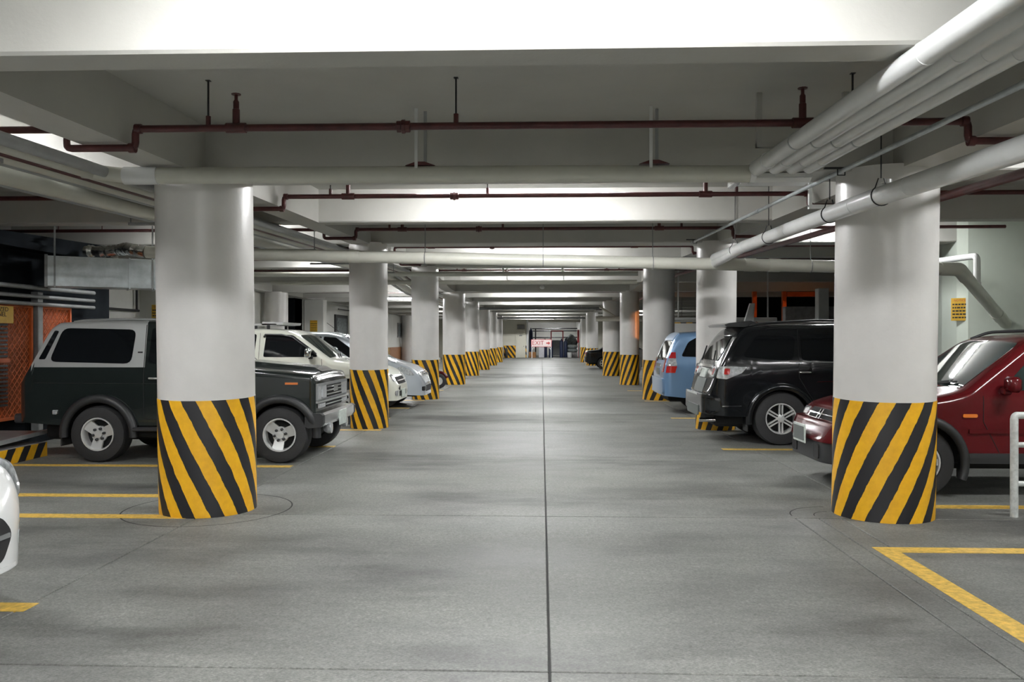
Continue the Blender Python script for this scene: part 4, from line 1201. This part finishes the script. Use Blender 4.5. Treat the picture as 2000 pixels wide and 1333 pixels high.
# ---- 7, 8. dark saloons far off
def saloon(label, loc, rz, paint):
    c = Car('saloon_car', label, loc, rz, paint,
        [(-2.15, .80), (-2.12, .96), (-1.45, 1.03), (-.85, 1.38), (-.1, 1.43), (.25, 1.38), (1.0, .98), (1.9, .82), (2.1, .62)],
        [(-2.15, .34), (1.9, .28), (2.1, .28)], .84, (1.32, -1.25), .30, .35, .92, tum=.38, rcF=.4, rcR=.22, rs=.09, tyre_w=.2)
    wheels(c, 'five', .18)
    for sg in (-1, 1):
        c.patch('door_window', 'side', [(-.10, .97), (.80, .95), (.20, 1.32), (-.05, 1.35)], 'glass', sgn=sg, round_=.04)
        c.patch('rear_window', 'side', [(-1.05, .99), (-.18, .97), (-.14, 1.35), (-.62, 1.33)], 'glass', sgn=sg, round_=.04)
        c.patch('tail_lamp', 'rear', box_pts(min(sg * .40, sg * .66), max(sg * .40, sg * .66), .76, .92), 'redlens', off=.015, round_=.03)
        c.patch('headlight', 'front', box_pts(min(sg * .40, sg * .64), max(sg * .40, sg * .64), .58, .70), 'lens', off=.012, round_=.03)
    c.patch('windshield', 'top', [(-.6, .95), (.6, .95), (.5, .30), (-.5, .30)], 'glass', round_=.05)
    c.patch('rear_glass', 'top', [(-.58, -1.38), (.58, -1.38), (.5, -.88), (-.5, -.88)], 'glass', round_=.05)
    c.patch('rear_bumper', 'rear', box_pts(-.78, .78, .36, .62), paint, off=.05, thick=.07, round_=.06, cols=12)
    c.patch('number_plate', 'rear', box_pts(-.2, .2, .66, .78), 'plate', off=.01, rows=1)
    return c
saloon('black saloon car parked tail out beyond the fifth right column', (4.5, 44.9), 0, 'black')
# small scooter behind the third left column
t = thing('scooter', 'small dark red scooter mostly hidden behind the third left column', 'scooter', (-3.86, 26.2, 0))
for x in (-.6, .6):
    w = obj('wheel', MB().lathe([(.13, -.05), (.20, -.055), (.24, -.03), (.24, .03), (.20, .055), (.13, .05)], 20, (x, 0, .24), 'y', caps=False), 'rubber', t, 40)
    obj('rim', MB().lathe([(.135, -.04), (.12, 0), (.02, -.04), (.02, .04), (.12, 0.0), (.135, .04)], 16, (x, 0, .24), 'y'), 'alloy', w)
obj('body', MB().prism([(-.75, .45), (-.72, .72), (-.1, .66), (.05, .36), (.32, .34), (.46, .95), (.56, .95), (.50, .40), (.40, .24), (-.30, .22), (-.45, .44)], 'y', -.15, .15), 'maroon', t)
obj('front_mudguard', MB().tube([(.60 + .28 * cos(radians(q)), 0, .24 + .28 * sin(radians(q))) for q in range(20, 161, 14)], .05, 8), 'maroon', t, 60)
obj('seat', MB().cbox(-.72, -.08, -.14, .14, .70, .80, .04), 'blackplastic', t)
obj('handlebar', MB().tube([(.42, -.34, 1.02), (.50, -.1, .97), (.50, .1, .97), (.42, .34, 1.02)], .018, 8), 'chrome', t, 60)
obj('headlamp', MB().lathe([(.001, .06), (.08, .05), (.09, 0), (.05, -.08), (.001, -.09)], 14, (.60, 0, .90), 'x'), 'lens', t, 50)
obj('tail_lamp', MB().cbox(-.80, -.74, -.09, .09, .60, .70, .01), 'redlens', t)
# ------------------------------------------------------------------ left: pump room, cage, duct, curb
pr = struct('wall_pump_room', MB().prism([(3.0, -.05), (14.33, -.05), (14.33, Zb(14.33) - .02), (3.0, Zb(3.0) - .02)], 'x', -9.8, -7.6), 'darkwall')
def mesh_panel(y0, y1, z0, z1, par):
    obj('mesh_panel', MB().box(-7.56, -7.53, y0, y1, z0, z1), 'orangemesh', par)
cg = thing('cage_gate', 'orange mesh gate with grey steel frame behind the tail of the off-roader', 'gate', (-7.54, 11.5, 0.3))
def W(mb): return mb.move((7.54, -11.5, -0.3))
for y0, y1 in ((9.4, 10.55), (10.62, 11.95), (12.2, 12.95)):
    obj('mesh_panel', W(MB().box(-7.57, -7.54, y0, y1, 0.45, 2.02)), 'orangemesh', cg)
    # woven wire in front of the panel
    mb = MB()
    n = int((y1 - y0 + 1.57) / 0.11)
    for k in range(n):
        s0 = y0 - 1.57 + 0.11 * k
        for d in (1, -1):
            a0, a1 = (s0, s0 + 1.57) if d > 0 else (s0 + 1.57, s0)
            pts = []
            za, zb_ = 0.45, 2.02
            ya, yb = a0, a1
            # clip to the panel
            def clip(ya, za, yb, zb_):
                t0, t1 = 0.0, 1.0
                dy = yb - ya
                for lim, sg in ((y0, 1), (y1, -1)):
                    fa, fb = sg * (ya - lim), sg * (yb - lim)
                    if fa < 0 and fb < 0: return None
                    if fa < 0: t0 = max(t0, fa / (fa - fb))
                    elif fb < 0: t1 = min(t1, fa / (fa - fb))
                if t0 >= t1: return None
                return (ya + dy * t0, za + (zb_ - za) * t0, ya + dy * t1, za + (zb_ - za) * t1)
            r = clip(ya, za, yb, zb_)
            if r: mb.beam((-7.525, r[0], r[1]), (-7.525, r[2], r[3]), 0.008, 0.008)
    o = obj('wire_mesh', W(mb), 'orange', cg); o['kind'] = 'stuff'
    obj('frame', W(MB().box(-7.55, -7.50, y0 - .04, y0, .42, 2.05).box(-7.55, -7.50, y1, y1 + .04, .42, 2.05).box(-7.55, -7.50, y0, y1, 2.02, 2.06).box(-7.55, -7.50, y0, y1, .41, .45)), 'orange', cg)
obj('gate_post', W(MB().cbox(-7.56, -7.44, 12.02, 12.14, 0.2, 2.26, .01)), 'steel', cg)
lv = MB()
for k in range(22):
    z = 0.62 + 0.055 * k + (0.08 if k > 10 else 0)
    obj('louvre', W(MB().box(-7.53, -7.47, 10.95, 11.36, z, z + 0.028)), 'darksteel', cg)
obj('latch_bar', W(MB().box(-7.52, -7.46, 10.9, 11.4, 1.23, 1.29)), 'orange', cg)

# "authorised personnel" board on the gate
s = thing('warning_sign', 'yellow sign reading AUTHORIZED PERSONNEL ONLY on the orange gate', 'sign', (-7.44, 11.0, 1.78))
obj('board', MB().box(-0.012, 0.0, -0.44, 0.44, 0, 0.24), 'signyel', s)
for i, txt in enumerate(('AUTHORIZED', 'PERSONNEL', 'ONLY')):
    mb = text_mb(txt, 0.088, 0.001)
    orient(mb, lambda x, y, z, i=i: (0.004 + z, -x * 1.18 if False else x * 1.18, 0.19 - i * 0.07 + y))
    obj('lettering', mb, 'ink', s)

# handrail pipes along the pump room wall
for q, (h, r) in enumerate(((2.30, .035), (2.17, .03), (2.06, .03))):
    one('wall_pipe', MB().tube([(-7.42, 8.5, h), (-7.42, 13.5, h + .02)], r, 10), 'steel', f'grey steel pipe above the orange gate, {["top", "middle", "lowest"][q]} of three', 'pipe', 'pipes over the gate', 40)
t = thing('cable_tray', 'dark cable tray along the top of the pump room wall', 'tray', (-7.42, 11.4, 2.86))
obj('tray', MB().box(-0.16, 0.1, -2.9, 2.9, -0.01, 0.0).box(0.09, 0.1, -2.9, 2.9, 0, 0.09).box(-0.16, -0.15, -2.9, 2.9, 0, 0.09), 'darkwall', t)
obj('cable', MB().tube([(-.03, -2.9, .03), (-.05, 0, .035), (-.03, 2.9, .03)], .028, 8), 'darksteel', t, 40)

# galvanised duct, slanting across the corner
d = thing('air_duct', 'galvanised rectangular air duct hanging above the off-roader roof', 'duct', (-6.55, 12.15, 2.33), atan2(0.75, 1.30))
obj('duct_body', MB().cbox(-0.72, 0.74, 0.0, 0.5, 0.0, 0.445, .006), 'galv', d)
obj('flange', MB().box(0.36, 0.385, -0.012, 0.512, -0.012, 0.457).box(0.715, 0.755, -0.015, 0.515, -0.015, 0.46), 'galv', d)
obj('flange', MB().box(-0.75, -0.71, -0.015, 0.515, -0.015, 0.46), 'steel', d)
for x in (-0.62, 0.69):
    obj('hanger_strap', MB().box(x - .012, x + .012, -.02, -.008, -.02, Zb(12.2) - 2.33 + .40), 'steel', d)
# foil flexible duct above it
pts = [(-5.91, 12.2, 2.86), (-6.1, 12.22, 2.89), (-6.35, 12.5, 2.95), (-6.55, 12.7, 2.95), (-6.8, 12.8, 2.93), (-7.1, 12.85, 2.95), (-7.2, 12.85, 2.95)]
mb = MB()
P = fillet(pts, .15, 6)
mb.tube(P, [0.088 + 0.012 * sin(i * 1.9) for i in range(len(P))], 14)
one('flexible_duct', mb, 'foil', 'crumpled foil flexible duct joining the cream pipe above the air duct', 'duct', None, 40)

# kerb with hazard stripes and a steel ramp on it
k = thing('kerb', 'low striped black and yellow kerb at the left behind the off-roader wheel', 'kerb', (-7.05, 9.6, 0))
obj('kerb_body', MB().cbox(-.46, .44, -1.5, 1.25, -.02, .19, .02), 'greyconc', k)
obj('striped_face', MB().box(.435, .452, -1.5, 1.25, 0, .185), 'stripeY', k)
t = thing('steel_ramp', 'grey folded steel plate ramp lying on the striped kerb', 'ramp', (-7.05, 9.75, .198))
obj('plate', MB().prism([(-1.2, 0), (1.2, .10), (1.2, .125), (-1.2, .025)], 'x', -.40, .40), 'steel', t)
obj('lip', MB().beam((.40, -1.2, .02), (.40, 1.2, .12), .04, .05), 'galv', t)

# thin black wall conduits and the notice on the left pilaster
t = thing('wall_conduit', 'thin black conduit on the left wall bending around the pilaster sign', 'pipe', (-9.72, 18.6, 0))
obj('pipe', MB().tube([(0, -1.2, 2.25), (0, 1.1, 2.25)], .03, 8).tube([(0, 1.0, 2.25), (0, 1.0, 3.1)], .03, 8), 'darksteel', t, 40)
t = thing('wall_conduit', 'thin black conduit up the left pilaster beside its notice', 'pipe', (-9.1, 19.86, 0))
obj('pipe', MB().tube([(0.02, 0, 1.4), (0.02, 0, 3.2)], .022, 8), 'darksteel', t, 40)
def notice(loc, rz, w, h, label):
    s = thing('notice_sign', label, 'sign', loc, rz, None)
    obj('board', MB().cbox(-w / 2, w / 2, -0.008, 0.0, 0, h, .002), 'signyel', s)
    mb = text_mb('- NOTICE -', w * 0.19, 0.0008)
    orient(mb, lambda x, y, z: (x, -0.010 - z, h * 0.89 + y))
    obj('lettering', mb, 'signred', s)
    random.seed(3)
    mb = MB()
    for i in range(5):
        zc = h * (0.72 - i * 0.145)
        x = -w * .42
        while x < w * .40:
            L = min(random.uniform(.09, .2) * w, w * .44 - x)
            # letter-height strokes: the print is too small in the photograph to be read
            mb.box(x, x + L, -.0100, -.0085, zc - h * .032, zc + h * .032)
            x += L + w * .035
    obj('small_print', mb, 'ink', s)
    return s
notice((-9.34, 19.885, 1.93), 0, .30, .47, 'yellow notice sign on the left wall pilaster above the off-roader roof')
notice((-9.40, 33.93, 1.85), 0, .30, .50, 'yellow notice sign far off on the pilaster by the curtained window')
notice((7.02, 14.205, 1.87), radians(-32), .26, .38, 'yellow notice sign on the pale green right wall end')
# curtained window and things on the far left wall
w1 = struct('window_1', MB().box(-9.86, -9.74, 38.9, 41.4, 1.05, 2.75), 'darksteel')
obj('curtain', MB().tube([(-9.73, 39.1 + .1 * i, 1.15) for i in range(2)], .01, 4).box(-9.74, -9.72, 39.15, 41.1, 1.15, 2.6), 'curtain', w1)
obj('curtain_rail', MB().tube([(-9.6, 38.9, 3.0), (-9.6, 41.4, 3.0)], .03, 6), 'darksteel', w1)
w2 = struct('window_2', MB().box(-9.86, -9.74, 56.0, 57.6, 1.7, 2.7), 'greyconc')
for i in range(4):
    obj('pane', MB().box(-9.74, -9.72, 56.08 + .38 * i, 56.40 + .38 * i, 1.78, 2.62), 'curtain', w2)
obj('striped_base', MB().box(-9.80, -9.74, 48.0, 53.0, 0, 1.05), 'stripeY', wl)
obj('brown_panel', MB().box(-9.80, -9.74, 53.05, 58, 0, 1.05), 'brownwood', wl)

# ------------------------------------------------------------------ right: handrail, ramp bay
h = thing('handrail', 'pale painted pipe handrail at the right edge beside the maroon SUV', 'railing', (4.13, 7.41, 0))
obj('post', MB().tube([(0, 0, -.01), (0, 0, .86)], .033, 14), 'railpaint', h, 40)
obj('top_rail', MB().tube(fillet([(0, 0, .80), (0, 0, .888), (1.9, .0, .888)], .03), .031, 14), 'railpaint', h, 40)
for z in (.63, .29):
    obj('rail', MB().tube([(0, 0, z), (1.9, 0, z)], .024, 12), 'railpaint', h, 40)
obj('post', MB().tube([(1.9, 0, -.01), (1.9, 0, .89)], .033, 14), 'railpaint', h, 40)

# concrete posts, orange posts over the parapet
one('post', MB().cbox(7.78, 8.08, 23.65, 23.95, -.02, 3.0, .015), 'whitemetal', 'pale grey square post standing before the concrete parapet on the right', 'post')
for q, (x, y, z0, z1, lab) in enumerate(((7.25, 28.6, 1.9, 2.85, 'orange steel post left of the parapet in the ramp bay'), (8.25, 28.6, 2.15, 3.0, 'orange steel post rising above the concrete parapet'))):
    one('post', MB().cbox(x - .07, x + .07, y - .07, y + .07, 0.0, Zb(28.6) - .005, .01), 'orange', lab, 'post', 'orange posts in the ramp bay')
one('beam', MB().cbox(8.33, 9.4, 28.5, 28.7, 3.02, 3.18, .01), 'orange', 'orange steel crossbeam above the parapet in the ramp bay', 'beam')
one('ramp_panel', MB().prism([(4.95, -.0), (5.65, -.0), (5.85, 2.55), (5.72, 2.55)], 'y', 23.0, 23.12), 'whitemetal', 'leaning white panel between second right column and parapet', 'panel')
o = one('ramp_panel', MB().prism([(3.5, 2.08), (6.2, 2.08), (6.2, -.01), (5.7, -.01)], 'y', 27.0, 27.15), 'whitemetal', 'white sloping ramp wall behind the blue minivan', 'panel')
one('hazard_board', MB().cbox(3.9, 5.2, 27.4, 27.46, 0.0, 2.15, .005), 'stripeX', 'black and yellow striped board behind the blue minivan roof', 'board')
t = thing('barrier_board', 'dark grey A-frame board standing behind the fourth right column', 'board', (3.70, 30.6, 0))
for x in (-1, 1):
    obj('leg', MB().beam((x * .28, 0, 0), (x * .06, 0, .72), .13, .05), 'steel', t)
obj('panel', MB().cbox(-.19, .19, -.03, .03, .55, 1.2, .01), 'steel', t)
one('utility_box', MB().cbox(4.2, 4.9, 33.6, 33.9, 1.3, 2.5, .02), 'whitemetal', 'white wall cabinet seen between the third and fourth right columns', 'cabinet')
one('post', MB().cbox(4.15, 4.95, 33.9, 34.05, 0, 3.0, .02), 'wall', 'white wall pier behind the white cabinet', 'post')

# ------------------------------------------------------------------ far end: exit stand and store
e = thing('exit_sign', 'white and red EXIT sign with an arrow on a low stand', 'sign', (0.03 - .05, 69.4, 0))
obj('board', MB().cbox(-.84, .84, -.02, .02, .96, 1.56, .01), 'signwhite', e)
obj('border', MB().box(-.86, .86, -.025, .0, .94, .975).box(-.86, .86, -.025, .0, 1.545, 1.58).box(-.86, -.825, -.025, 0, .94, 1.58).box(.825, .86, -.025, 0, .94, 1.58), 'signred', e)
mb = text_mb('EXIT', .50, .004)
orient(mb, lambda x, y, z: (x * .98 - .29, -.024 - z, 1.265 + y + .0))
obj('lettering', mb, 'signred', e)
obj('arrow', MB().prism([(.40, 1.21), (.56, 1.21), (.56, 1.12), (.73, 1.265), (.56, 1.41), (.56, 1.32), (.40, 1.32)], 'y', -.034, -.018), 'signred', e)
for x in (-.80, .80):
    obj('leg', MB().box(x - .03, x + .03, -.03, .03, 0, .98), 'whitemetal', e)
    obj('brace', MB().beam((x, 0, .72), (x * .76, 0, .95), .05, .05), 'whitemetal', e)
    obj('foot', MB().box(x - .03, x + .03, -.3, .3, 0, .05), 'whitemetal', e)

def tank(x, y, lab, hgt=1.5, m='bluetank'):
    t = thing('gas_cylinder', lab, 'cylinder', (x, y, 0), 0, 'gas cylinders in the far store')
    obj('body', MB().lathe([(0.0, 0), (.165, 0.01), (.17, .05), (.17, hgt - .25), (.15, hgt - .14), (.08, hgt - .06), (.05, hgt - .04)], 18), m, t, 50)
    obj('valve_cap', MB().lathe([(.06, 0), (.065, .06), (.05, .14), (.0, .15)], 12, (0, 0, hgt - .05)), m, t, 50)
for x, y, lab in ((.80, 72.2, 'dark blue gas cylinder just right of the EXIT sign'), (1.72, 72.2, 'dark blue gas cylinder in the middle of the far store'),
                  (2.08, 72.5, 'dark blue gas cylinder beside the sacks in the far store'), (.30, 72.5, 'dark blue gas cylinder partly behind the EXIT sign'), (-.95, 73.2, 'tall slim dark blue cylinder left of the EXIT sign')):
    tank(x, y, lab, 2.5 if x < -.5 else 1.55)
one('carton', MB().cbox(-1.1, -.5, 71.6, 72.1, 0, .48, .01), 'cardboard', 'brown carton on the floor under the EXIT sign', 'box')
one('paper_stack', MB().cbox(-.25, .22, 71.9, 72.3, 0, .85, .02).cbox(-.2, .2, 71.92, 72.28, .85, 1.0, .02), 'paper', 'white stack of paper bundles below the EXIT sign', 'stack')
fr = thing('red_gantry', 'dark red steel frame standing in the far store', 'frame', (1.4, 74.5, 0))
for x in (-.55, .5):
    obj('upright', MB().box(x - .05, x + .05, -.05, .05, 0, 2.35), 'redpaint', fr)
obj('crossbar', MB().box(-.6, .55, -.05, .05, 2.27, 2.37), 'redpaint', fr)
obj('board', MB().box(-.45, .4, -.02, .02, .15, 1.5), 'steel', fr)
obj('base', MB().box(-.65, .6, -.2, .2, 0, .1), 'steel', fr)
for q, (z, y) in enumerate(((2.55, 76.0), (2.35, 76.6), (1.75, 76.3))):
    one('rack_pipe', MB().tube([(-.9, y, z), (3.25, y, z + .02)], .05, 8), 'darksteel', f'dark pipe across the far store, {["highest", "middle", "lowest"][q]} of three', 'pipe', 'pipes across the far store', 40)
one('rack_post', MB().box(-.62, -.5, 75.72, 75.9, 0, 2.6), 'darksteel', 'dark upright post holding the store pipes', 'post')
for q, z in enumerate((.62, .95)):
    mb = MB().lathe([(0.0, -.17), (.35, -.15), (.47, -.05), (.48, .05), (.36, .15), (.0, .17)], 16)
    mb.v = [(x * .95, y * .7, zz * .94) for x, y, zz in mb.v]
    mb.move((2.70, 72.7, z))
    one('sack', mb, 'sack', ['grey sack, lower of the two in the far store', 'grey sack, upper of the two in the far store'][q], 'sack', 'stacked sacks', 60)
one('bin', MB().lathe([(.19, 0), (.22, .45), (.0, .45)], 16, (2.42, 72.05, 0)), 'whitemetal', 'small pale bucket below the grey sacks', 'bucket', None, 50)
one('pallet', MB().cbox(2.32, 3.1, 72.5, 73.0, 0, .455, .02), 'greyconc', 'low block holding up the grey sacks', 'pallet')
mb = MB().lathe([(0.0, 0), (.5, .05), (.6, .35), (.42, .75), (.15, .95), (.0, 1.0)], 14, (2.6, 73.9, 1.0))
random.seed(5)
mb.v = [(x + random.uniform(-.06, .06), y, z + random.uniform(-.05, .05)) for x, y, z in mb.v]
one('tarpaulin_heap', mb.cbox(2.1, 3.1, 73.5, 74.3, 0, 1.02, .02), 'curtain', 'dark green covered heap behind the grey sacks', 'heap', None, 50)
one('banner', MB().box(3.08, 3.24, 71.9, 72.0, 1.3, 2.4).box(3.14, 3.18, 71.93, 71.97, 0, 1.3), 'redpaint', 'narrow red banner on a stand at the right of the far store', 'banner')
one('extinguisher', MB().lathe([(0, 0), (.1, .0), (.11, .05), (.11, .7), (.05, .8), (.03, .9), (0, .92)], 12, (-3.0, 70.7, 0)), 'darksteel', 'dark cylinder standing at the left end of the far striped wall', 'cylinder', None, 50)
